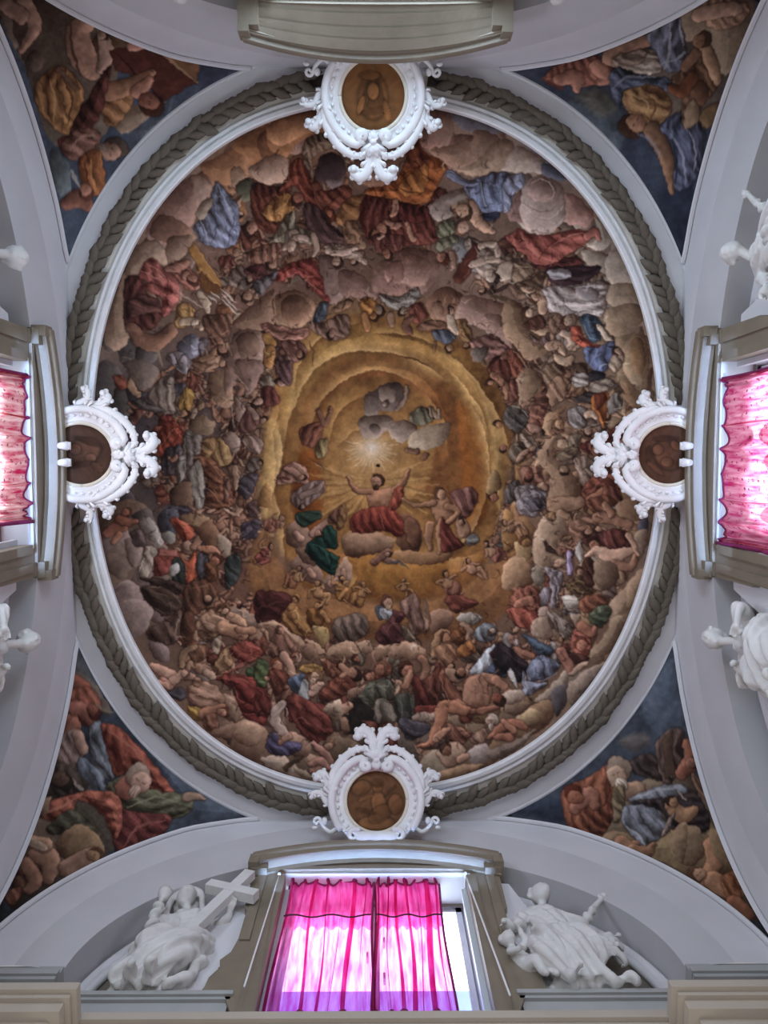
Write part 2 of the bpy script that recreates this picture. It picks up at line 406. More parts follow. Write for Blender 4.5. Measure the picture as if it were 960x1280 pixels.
def run(txt):
    ox = oy = 0.0; k = 1.0
    T = lambda s: [tuple((float(a)/k+o if i < 2 else float(a)/k) for i, (a, o) in enumerate(zip(q.split(','), (ox, oy, 0)))) for q in s]
    for ln in txt.strip().splitlines():
        w = ln.split()
        if not w or w[0] == '#': continue
        o = w[0]
        if o == '@': ox, oy, k = map(float, w[1:4])
        elif o == 'C': shape(spline(T(w[2:]), 4, True), w[1], vol=.42, edge=.20, soft=1.1, tone=.03, puff=.36)
        elif o == 'V': shape(spline(T(w[2:]), 4, True), w[1], vol=.25, edge=.05, soft=7, tone=.07)
        elif o == 'F': shape(spline(T(w[2:]), 4, True), w[1], vol=.5, edge=.6)
        elif o == 'P': shape(T(w[2:]), w[1], vol=.12, edge=.45)
        elif o == 'D': shape(spline(T(w[4:]), 4, True), w[1], vol=.42, edge=.6, fold=(float(w[2]), float(w[3]), .30))
        elif o == 'L': line(T(w[3:]), w[1], float(w[2])/k)
        elif o == 'M': limb(T(w[2:]), w[1])
        elif o == 'H': (x, y, r), = T(w[1:2]); head(x, y, r, float(w[2]), *w[3:5], beard=(w[5] if len(w) > 5 else False))
        elif o == 'B':
            (x, y), = T(w[2:3]); a = list(map(float, w[3].split(','))); blob(w[1], x, y, a[0]/k, a[1]/k, *(a[2:]))
        elif o == 'G':
            (x, y, s), = T(w[1:2]); figure(x, y, s, float(w[2]), w[3], w[4], int(x*31+y*17))
        elif o == 'E':
            (x, y), = T(w[2:3]); a, b = float(w[3])/k, float(w[4])/k; shape(ell(x, y, a, b, float(w[5]) if len(w) > 5 else 0), w[1], vol=.42, edge=.20, soft=1.1, tone=.03, puff=.36)
        elif o == 'R': ribbon(T(w[3:]), w[1], float(w[2])/k)

def scatter(n, region, size, skins, robes, seed, jit=35):
    """a crowd of small figures inside a region, heads towards the glory"""
    r = random.Random(seed); P = np.array(region, float); got = []
    x0, y0 = P.min(0); x1, y1 = P.max(0); tries = 0
    while len(got) < n and tries < n*60:
        tries += 1
        x, y = r.uniform(x0, x1), r.uniform(y0, y1)
        if sdf(P, np.array([[x]], np.float32), np.array([[y]], np.float32))[0, 0] < 0: continue
        if any((x-a)**2+(y-b)**2 < (size*.42)**2 for a, b in got): continue
        got.append((x, y))
    got.sort(key=lambda p: -np.hypot(p[0]-GLORY[0], p[1]-GLORY[1]))
    for x, y in got:
        l = lightdir(x, y); ang = math.degrees(math.atan2(l[1], l[0]))+r.uniform(-jit, jit)
        figure(x, y, size*r.uniform(.85, 1.25), ang, r.choice(skins), r.choice(robes), r.randrange(10**6))

def finish(C, sat=0.68):
    """brush: the drawn outlines are pulled about a little, the colours sink into the plaster"""
    a, b = vnoise(6, 21), vnoise(6, 22); c, d = vnoise(14, 23), vnoise(14, 24); e, f = vnoise(2.2, 25), vnoise(2.2, 26)
    x = np.clip(XX*KS+(1.1*a+1.2*c+.5*e)*KS, 0, CW-1.01); y = np.clip(YY*KS+(1.1*b+1.2*d+.5*f)*KS, 0, CH-1.01)
    xi, yi = x.astype(int), y.astype(int); fx, fy = (x-xi)[..., None], (y-yi)[..., None]
    C = (C[yi, xi]*(1-fx)+C[yi, xi+1]*fx)*(1-fy)+(C[yi+1, xi]*(1-fx)+C[yi+1, xi+1]*fx)*fy
    C = C*(1+0.06*N20+0.04*N50+0.05*N3+.05*N8)[..., None]
    g = C.mean(-1, keepdims=True); C = g+(C-g)*sat                # matt lime colours
    C = C*.86*np.array([1.03, .98, .93])
    C = .42+(C-.42)*1.13-.008                          # deeper darks
    return np.clip(C, 0.012, 0.95)

def touches(n, seed):
    """the last small strokes: dark drawing and lights all through the crowds"""
    r = random.Random(seed)
    for k in range(n):
        a = r.uniform(0, 2*math.pi); q = r.uniform(.40, .93)
        x, y = 470+345*q*math.cos(a), 556+425*q*math.sin(a)
        if ((x-474)/172)**2+((y-590)/205)**2 < 1: continue
        i, j = int(y*KS), int(x*KS); c = CAN[i, j].copy()
        if np.abs(CAN[i-7:i+8:7, j-7:j+8:7]-c).max() < .17: continue
        t = r.uniform(0, 6.28); l = r.uniform(4, 12); b = r.uniform(-.9, .9)
        P = [(x, y), (x+l*.5*math.cos(t), y+l*.5*math.sin(t)), (x+l*math.cos(t+b), y+l*math.sin(t+b))]
        if r.random() < .62: line(P, c*np.array([.45, .38, .36]), r.uniform(1.0, 2.2), r.uniform(.35, .7))
        else: line(P, np.clip(c*1.35+.05, 0, .85), r.uniform(1.0, 2.2), r.uniform(.3, .6))
# ================= the four pendentives
run("""
@ 0 0 3
P 46536c 0,0 960,0 960,960 0,960
V 5a6a80 500,480 640,420 640,360 560,560 480,620
V 3c4660 720,240 960,240 900,300 760,330
C 7c6a60 0,0 240,-40 380,60 330,220 300,340 140,300 90,240 0,60
C 8a786a 140,120 250,100 300,240 260,330 130,320 110,250
C 6a5a50 0,0 130,0 110,140 60,180 0,60
C 64564a 60,20 420,20 440,300 420,470 300,560 180,520 100,260
M 8a6858 90,10,30 130,100,26 80,190,14
M 7a5c50 20,20,30 80,60,30
E 5a4a40 130,230 32 40
C 6a5038 330,200 420,60 560,140 560,200 420,250
C 8a7460 430,390 560,400 620,380 510,480 440,490
C 5c6c74 190,560 260,620 260,720 210,720
M 946e5a 330,80,36 290,120,44 310,210,52 350,275,26
L 4a2c22 10 265,90 270,180 300,280
M a08070 380,120,22 400,200,30 380,260,20
H 385,130,24 -60 a0806c
P 5c2e25 412,188 560,160 742,310 612,378 520,290 430,262
P 7a5236 560,160 640,185 742,225 742,308
L b08a62 10 560,162 742,310
L 3a1a14 8 440,200 520,290 610,370
M 9a6a5c 500,170,26 540,160,22
H 570,275,20 160 a87060
D 94663a 75 .35 125,340 215,245 312,335 270,495 185,465
L c08e54 9 190,300 210,380 200,460
L 5a3418 9 240,290 270,380 250,470
P 6a4c3c 215,245 300,330 285,345 205,260
D 97673f 40 .4 395,345 500,310 490,400 420,480 380,410
M 96684c 410,345,36 490,320,34 560,280,20
M a06c58 520,340,30 560,300,18
H 565,390,46 10 8a5442 4a2a1e
D 5a2f28 55 .4 265,480 395,262 415,272 372,440 310,510
D 7c3c30 60 .4 220,530 290,500 310,590 250,590
D 8a5c50 30 .4 230,545 300,480 378,500 355,575 270,600
L b08878 8 260,560 320,510 360,510
H 425,560,48 20 a87c68 5a4a40 7a6458
D 9a5a30 80 .35 295,595 370,560 392,640 392,725 325,720
L c4844c 9 340,600 350,680 370,720
L 5c2c14 9 320,610 330,680
M 8a5444 250,760,26 300,740,34 330,770,22
H 320,720,30 30 94604c 5a3024
L b0a8a0 14 270,640 300,700
@ 640 0 3
P 39435a 0,0 960,0 960,960 0,960
V 4c5a6c 200,380 330,340 420,420 400,560 300,480
V 5a5c58 240,360 330,330 390,400 340,440
V 2f3850 540,740 680,700 680,960 580,960
C 584c44 600,40 900,0 860,160 780,420 660,500 560,420 520,200
C 7c6a58 620,60 700,0 900,-20 890,120 800,290 740,150 640,150
D 80604c 60 .5 690,30 780,-10 890,20 860,90 760,110
M 8a6a58 700,60,26 760,40,30 840,30,26
D 8e5546 60 .6 115,305 180,235 300,205 385,255 370,312 240,325
M a06a58 180,300,26 240,290,30 240,330,16
M a06a58 320,250,30 360,290,24 330,310,14
L 7a3c30 16 110,300 160,320 190,335
M 8a6450 370,215,34 450,170,38 510,150,24
D 8f857a 20 .5 370,240 530,180 556,270 470,275
D 7c6a5c 20 .5 380,210 500,185 480,240 390,250
D 5a6078 80 .35 508,130 620,60 655,195 660,240 580,272 540,200
L 9098a8 10 590,90 590,200 570,260
L 9098a8 8 630,80 640,170
L 8890a0 12 560,240 620,220 650,195
D 46506a 20 .42 378,255 500,285 602,298 596,345 430,330 405,405 372,340
L 707a92 9 380,330 430,290 540,290
D 9c7448 30 .35 415,350 480,318 560,330 602,410 560,465 510,492 430,415
L 6a4424 8 500,350 540,400 520,440
L c09a64 8 440,350 500,380 510,420
H 455,470,50 200 9a6c50 4a2e20
M 7e5a42 525,490,34 570,570,30 590,640,24 598,715,12
D 4a5270 70 .38 555,485 640,415 725,470 705,640 660,705 600,695 625,560
L 8890b0 10 590,500 640,580 650,690
L 8890b0 8 650,470 690,560 680,640
L 262c44 9 600,520 620,620 610,690
L 7a82a0 8 470,500 520,530 560,590
D 6a4a34 60 .5 598,300 680,225 735,165 780,290 725,385 640,465 640,370
M 8c6a50 720,160,24 750,240,28 770,300,18
M 7a5640 690,200,20 650,250,20
H 715,150,34 -70 7a5640 4a3020
E 5a3a28 708,345 28 45
F 8c7258 650,405 690,370 705,440 650,485
F 7a5c3c 720,410 780,390 740,480 700,450
M 6a3c24 600,330,20 640,340,26 680,290,24
""")
run("""
@ 0 780 3
P 3a4456 0,0 960,0 960,1200 0,1200
V 48566c 560,480 740,600 900,720 640,790 620,640
V 4c5258 270,80 330,160 400,320 330,300 260,180
V 2c3038 0,1030 60,1050 100,1020 0,1140
C 5a5048 240,170 330,200 420,330 360,330 280,300
C 4e463e 30,1040 100,800 190,560 300,500 420,640 440,820 300,930 120,1060
C 6a584a 60,900 170,700 280,760 260,900 120,1000
M 8a4c3a 270,210,26 310,240,30
D 8a4c3a 50 .5 245,265 330,235 385,310 350,385 280,360
M 94584a 250,330,30 300,320,30 340,360,24
H 350,330,28 10 8a5040 5a2c20
M 8a5444 270,380,34 250,420,26
H 245,350,24 -60 8a5040
L 8c8068 10 360,300 400,325 430,330
D 84706a 60 .45 205,440 290,395 325,470 250,560 190,500
M a07c6c 290,420,22 310,470,22
D 6a7484 70 .4 330,400 385,370 425,575 355,545
D 556070 60 .4 300,500 380,560 400,640 300,620
D 4a4038 60 .5 180,560 240,520 330,600 260,640 170,640
H 230,590,36 0 5a4438 2e2620
L a8a49c 10 270,580 310,620 280,600
D 8c4434 55 .35 378,372 455,392 570,512 655,640 570,625 525,545 430,572 398,460
L b46a54 10 400,400 480,450 560,540
L 5a241a 9 420,430 450,500 470,560
D 5c5e48 20 .4 395,610 470,570 560,620 715,650 685,725 560,732 485,725 420,640
L 8a8c70 9 480,690 580,650 680,670
M 9a7c68 700,650,16 740,645,12 770,660,6
M 94584a 470,620,40 500,590,34
H 520,580,52 -60 b08876 9a8474 a88a7c
D 6c3230 50 .38 435,700 520,710 645,725 560,835 435,862
L 9a5450 9 470,830 520,760 620,740
D 9c5240 40 .36 140,722 220,650 395,625 460,690 435,810 370,700 290,662 272,742
L c07860 10 170,710 240,680 290,650
L 5c241c 9 330,650 400,720 420,790
D 4a4a3c 30 .4 180,760 290,690 385,790 330,800 200,790
C 86694c 205,830 290,750 372,800 385,875 280,905
L 5a4430 8 290,700 360,760 390,810
D 5a3c2e 60 .5 40,1000 60,900 140,850 225,890 190,960 100,1010 30,1050
M 8a6450 140,860,36 190,890,40 180,950,26
H 70,910,36 -120 6a4434 3a241c
M 8a6854 250,920,34 320,880,34 350,860,24
H 355,865,28 20 94704f 5a3a28
M 7a5644 100,900,26 130,960,30 110,1000,20
M 94705a 100,810,20 170,830,30
D 9c8a78 20 .5 110,800 180,830 170,850 100,825
D 6a4030 60 .5 20,1000 80,990 60,1050 20,1040
C 8a6e5a 130,690 190,650 170,720
@ 640 780 3
P 404b5e 0,0 960,0 960,1200 0,1200
V 4c5c74 480,300 620,120 660,380 560,420
V 5e5a5c 400,440 480,410 520,440 460,480
V 34405a 0,700 160,650 200,740 60,720
V 2c3038 860,1040 960,1140 960,1200 880,1120
C 6a5a48 320,790 420,640 560,560 720,600 860,980 930,1120 720,1000 560,900
C 6a5a4c 560,470 640,500 700,620 640,640
C 86704f 500,850 600,740 700,720 800,800 850,930 720,960 560,890
C 7a6248 320,800 420,780 520,860 440,850
D 864a34 75 .4 185,640 230,600 330,550 385,498 395,680 320,810 215,775
L b47050 10 240,740 280,660 340,580
L 5a2818 9 220,700 240,770 290,790
L 5a2818 8 350,540 370,620 330,700
M 9c6450 240,690,26 290,640,30 310,680,18
H 235,640,36 200 9a5c44 6a3020
D 4a3c3c 40 .45 435,520 520,485 575,560 560,590 465,560
D 64504a 80 .4 540,450 610,388 650,430 625,560 570,595
L b0a090 10 590,430 600,570
P 5a4438 560,430 600,400 612,560 575,585
M 8a5440 640,560,26 680,500,34 660,450,20
H 680,520,26 -60 9a6450
D 8a6a58 60 .5 680,560 720,620 730,660 680,600
M 9c7860 425,630,34 470,620,32
H 400,555,52 -120 b08e78 8a7868 c4b8a8
D 7a6a50 50 .5 380,620 420,610 420,720 380,740
D 6c7486 35 .4 440,655 500,625 620,598 665,640 560,690 470,690
D 6c7486 60 .38 408,720 430,680 540,690 580,770 500,840 440,780
L a0a8b4 9 430,760 470,790 500,830
L a0a8b4 9 460,650 560,620 640,610
D 3e3236 30 .4 450,665 600,650 690,630 745,770 600,770 560,700
L b0a498 8 620,620 650,660
M 9a7050 600,680,26 640,720,30 680,700,20
H 600,665,24 -90 a07858
D 7c6c68 60 .5 560,780 610,700 600,760 570,800
E 8a7256 662,830 64 78
C 94785c 600,830 610,770 660,750 640,900
M 8a6046 410,820,28 440,850,30 460,830,18
M 8a6046 450,850,26 500,860,26 530,830,12
M 96684a 760,830,40 760,900,34 720,960,24
M 96684a 750,960,34 800,990,40 850,1010,26
H 695,940,32 -140 a0785c 5a3c26
D 84502f 60 .5 780,960 850,920 860,1060 820,1040
M 7a4a34 830,1040,26 890,1090,26
C 7c6448 740,780 800,790 850,920 780,890
""")
SHEET_PEND = finish(CAN, .62)
# ================= the dome
CAN[:] = rgb('6a5446')
run("""
# ---- grounds
@ 0 0 1
B 8a6244 370,175 130,45
B 8c7062 590,190 120,50
B 8e6e62 215,265 75,80
B 7c6452 150,400 55,100
B 46444c 160,530 60,80
B 42434e 205,600 50,60
B 6e5d52 165,710 60,80
B 7a5e4c 260,900 90,60
B 64483c 430,900 150,70
B 806a58 680,900 110,70
B 4a4a55 812,640 16,60
B 8a705a 780,520 60,120
B 8c8076 780,350 50,70
B 4c4e5c 690,195 40,30
B 7c5e4a 700,650 110,160
B 77584a 330,360 130,90
B 84685a 600,360 110,80
B 6e4c3c 300,720 120,110
B 73523f 540,820 170,70
B 5a4a4a 230,500 60,70
B 9a7038 474,560 150,185,0,1,6
""")
rim_clouds(2)
# ---- crowds standing behind the larger figures
SK = ('9c7860', '946a54', '8a6450', 'a8846c')
scatter(46, [(640,430),(740,470),(790,520),(800,640),(770,740),(690,760),(650,640),(655,540)], 36, SK, ('8f7058','7c5a48','6e5a52','7c7474','9a7c60','6a4438','8c684e'), 3)
scatter(34, [(600,690),(700,650),(720,760),(700,850),(600,830),(560,760)], 34, SK, ('8a5040','7c5a48','8f7058','6e4a3c','857a78','7a4436'), 4)
scatter(46, [(240,770),(380,760),(520,770),(600,790),(620,880),(520,920),(380,900),(240,860)], 38, SK, ('6a3a30','7e5848','5c4a40','8c5f48','6e6454','7a4838'), 5)
scatter(34, [(180,440),(300,430),(320,560),(300,640),(190,620)], 36, SK, ('5c3a30','6e4a3c','77665a','54505a','7a5a44','8a5040'), 6)
scatter(28, [(210,640),(330,600),(360,700),(330,790),(220,780)], 36, SK, ('5c3a30','6e4a3c','77665a','4c4450','7a5a44','8a4a38'), 7)
scatter(34, [(270,220),(420,200),(540,240),(600,300),(440,330),(330,420),(260,400)], 36, SK, ('6a3830','7a5a44','5c3428','77665a','8a5a3c'), 8)
scatter(26, [(590,330),(690,300),(770,360),(750,470),(640,470)], 36, SK, ('857060','7c5a48','6a4438','8f8078'), 9)
scatter(26, [(310,420),(360,400),(345,520),(350,660),(320,640),(305,520)], 26, SK, ('6a4a40','7a5448','8a6a58','5a4444'), 10)
scatter(22, [(610,430),(660,440),(660,560),(680,700),(620,680),(640,560)], 28, SK, ('6a4438','8a6450','57504e','7c5a48'), 12)
run("""
# ================= golden heaven
@ 0 0 1
V 946632 340,500 360,440 400,405 450,392 520,405 580,430 620,480 640,540 628,620 610,680 560,730 480,745 400,740 355,690 335,610
V 865a34 330,660 360,720 440,752 540,750 620,700 650,660 660,720 600,790 480,800 360,790 310,730
V a67a3a 352,520 372,455 410,418 470,405 540,420 590,455 622,520 628,590 600,640 612,560 590,500 550,455 480,432 420,445 385,490
V 8a562a 378,520 395,478 430,452 480,445 530,455 565,490 582,540 585,600 560,650 530,600 545,540 520,490 480,472 430,480 405,530 400,600 375,600
V 90501a 572,500 592,520 606,560 612,610 604,650 585,660 578,620 575,560
V 8c4c1a 380,560 398,580 402,640 388,690 368,650 366,600
V a2723a 410,500 440,478 480,474 520,490 540,530 540,580 520,620 460,630 420,600 405,550
V b08a48 330,540 345,525 350,545 346,580 340,620 334,660 326,620
V b28c4e 604,500 620,520 628,560 630,600 624,640 616,600 612,550
V 96602c 372,700 420,690 480,712 540,704 590,690 610,700 570,740 500,752 420,748 380,735
R ebbf74 9 350,600 356,545 372,496 398,458 436,440 484,440 528,452 556,476
R e0b468 9 556,476 540,462 520,452 500,446
R deae64 10 384,560 392,520 410,490 440,470 474,463 504,470 524,486
R e4b66c 9 640,600 630,540 606,490 572,452 540,430
R e8bc70 7 612,560 604,520 584,486 556,456
R d8a864 10 600,640 612,590 606,540 588,505
R e2b66a 8 366,505 372,462 392,430 420,412 450,402
R d2a05c 9 336,640 344,590 342,540 352,500
R ecc680 8 330,650 346,600 352,560 346,530
R e6bc78 8 356,700 352,650 342,615
R e6bc78 8 520,706 560,692 590,664 604,630
R d2a460 8 600,690 560,700 510,706 440,716
R d8a85e 8 436,744 446,722 470,712 520,708
R d09c50 12 410,560 416,530 432,506 456,494
R d09c50 12 560,560 552,520 530,492
R deac60 8 452,420 490,416 530,424 566,444
R c8924e 8 420,560 440,540 470,530
R ce9a56 10 640,560 645,610 632,660
V a06a2c 430,700 450,690 520,690 560,700 540,735 470,740
# sun rays behind the risen figure
@ 390 450 5.333
B cba468 400,640 200,190,0,0.55
B d8c4a4 395,590 90,80,0,0.8
@ 0 0 1
""")
for _k in range(34):
    _a = math.radians(-28+_k*7.0+(_k % 3)*1.5)
    _r = 66+26*((_k*7) % 5)/5
    line([(464+10*math.cos(_a), 604+8*math.sin(_a)), (464+_r*1.05*math.cos(_a), 604+_r*.8*math.sin(_a))], ("c79c5c", "b98a4c", "8e6232")[_k % 3], 4.2, .6)
for _k in range(20):
    _a = math.radians(-20+_k*11.5)
    line([(464+4*math.cos(_a), 560+4*math.sin(_a)), (464+(26+8*(_k % 2))*math.cos(_a), 560+(24+8*(_k % 2))*math.sin(_a))], "d2b48a", 2.4, .6)
run("""
@ 390 450 5.333
# God the Father on grey clouds
C 6a5c54 350,250 430,190 540,140 600,180 610,280 540,340 450,340 400,400 350,360
C 7c6c62 350,260 400,230 440,290 420,370 360,370
E 8c7a6c 500,230 60 60 0
C 8c7a6c 310,400 360,370 480,370 540,400 480,480 420,530 350,520 310,450
C 6e5e56 390,440 440,420 460,470 420,500
C 8f7d70 500,440 600,400 680,430 700,470 600,550 540,520
D 66624f 70 .5 640,360 740,310 820,380 750,440 670,430
C 98866f 640,540 690,470 850,420 930,430 890,540 780,600 680,600
H 490,290,24 -60 a08a78 5a5048
M 8f7866 560,330,14 620,250,14 630,170,10
M 8c7460 800,330,20 840,380,20
M 8a7462 790,320,10 800,370,12
M 8a7462 850,330,10 850,380,12
M 7c5a44 640,600,22 700,610,20
M 7c5440 760,640,20 740,660,16
B d8ccbc 395,585 45,40,0,0.8
B e8dcc8 395,585 20,18,0,0.9
E 1c1410 437,701 11 11
# the risen figure
@ 320 500 3
C 8a6648 320,510 390,490 500,510 520,550 440,580 350,590 320,550
C 6c4834 540,430 600,440 630,520 590,580 530,540
F 94664a 420,350 460,335 520,330 540,380 490,410 425,400
M 94664a 432,345,12 380,340,10 345,290,7
M 94664a 520,340,14 555,312,12 572,268,8
D 7c3428 60 .6 365,430 440,400 520,405 560,470 540,515 480,490 430,500 370,510 350,470
D 8a4230 80 .6 500,400 530,330 556,335 545,390 520,410
L 4a1c18 5 430,420 425,460 440,495
L 4a1c18 5 480,410 500,450 520,500
L a85a48 5 455,415 470,450 480,485
H 455,305,25 -95 a0745a 4a2e1c 4a3020
C 906e54 330,520 400,500 510,515 520,548 440,575 350,582
M 7a5a48 470,590,14 490,600,14 530,610,9
M 7a5444 440,610,12 480,580,16 500,570,14
H 500,580,12 -60
L 4a4a50 10 500,615 540,610 570,632
# green robed saint on clouds
C 8a6a58 110,480 160,455 205,495 195,560 130,550
C 8c6c5c 125,605 200,580 250,640 230,690 150,660
C 8a6c58 240,680 300,640 340,590 362,660 320,735 260,715
C 7c5c4a 150,560 210,560 230,620 180,610
D 33493c 20 .6 150,430 190,412 240,420 240,445 180,475 150,455
D 1f3d34 50 .6 190,550 260,480 292,480 302,550 262,560 310,590 292,660 240,625 200,590
L 3c6a5a 6 215,545 250,560 280,610
L 0c1c18 5 270,560 285,600 280,640
M a07a68 210,500,14 250,470,14 270,450,10
H 235,500,15 -30
M 9c7866 170,520,16 150,500,14
M 9a7260 280,690,14 320,670,14 330,640,12
M 9a7260 200,640,14 215,660,12
D 7a5440 60 .7 290,410 330,400 340,440 300,470 270,450
D 86603c 60 .7 320,390 345,420 320,480 300,480
# flying angels, left
D 7a4a38 120 .6 165,110 235,80 250,120 215,175 170,160
M 7c5440 230,40,10 260,90,12 280,30,6
D 8c7a50 80 .6 225,160 270,140 265,200 225,220
L 5a4030 6 190,215 230,240 265,262
D 9a7260 30 .6 85,280 130,230 180,250 195,300 130,315 75,320
M 9a7060 110,260,10 150,275,14 200,330,10
D 86706a 100 .6 125,365 160,330 240,300 262,330 220,375 165,410
M 8e7268 170,360,12 220,340,12 250,310,8
H 175,290,14 -40
H 170,400,11 120 a88c7c
L 5a2c1c 10 70,300 100,290 130,300
# the couple on the right
C 8f6844 520,565 640,570 740,560 700,612 560,612
D 7a5048 70 .5 730,350 800,325 833,370 805,430 750,452 738,390
F 94694c 655,385 715,365 745,430 730,470 680,460
M 94694c 665,385,12 600,395,9 555,372,7
M 94694c 655,470,18 650,520,16 655,560,9
M 94694c 700,460,18 690,520,15 690,570,9
D 642e26 60 .6 700,440 735,495 782,545 705,572 692,500
M 94694c 720,400,12 760,420,11 720,460,9
H 690,355,24 -95 a07a5c 5a3c26
F a0785c 755,450 790,450 805,500 770,520 750,480
H 770,460,14 -120
D 6c6c6c 20 .6 785,520 820,502 838,530 800,547
F 6c4834 560,440 600,450 620,520 590,560 560,510
""")
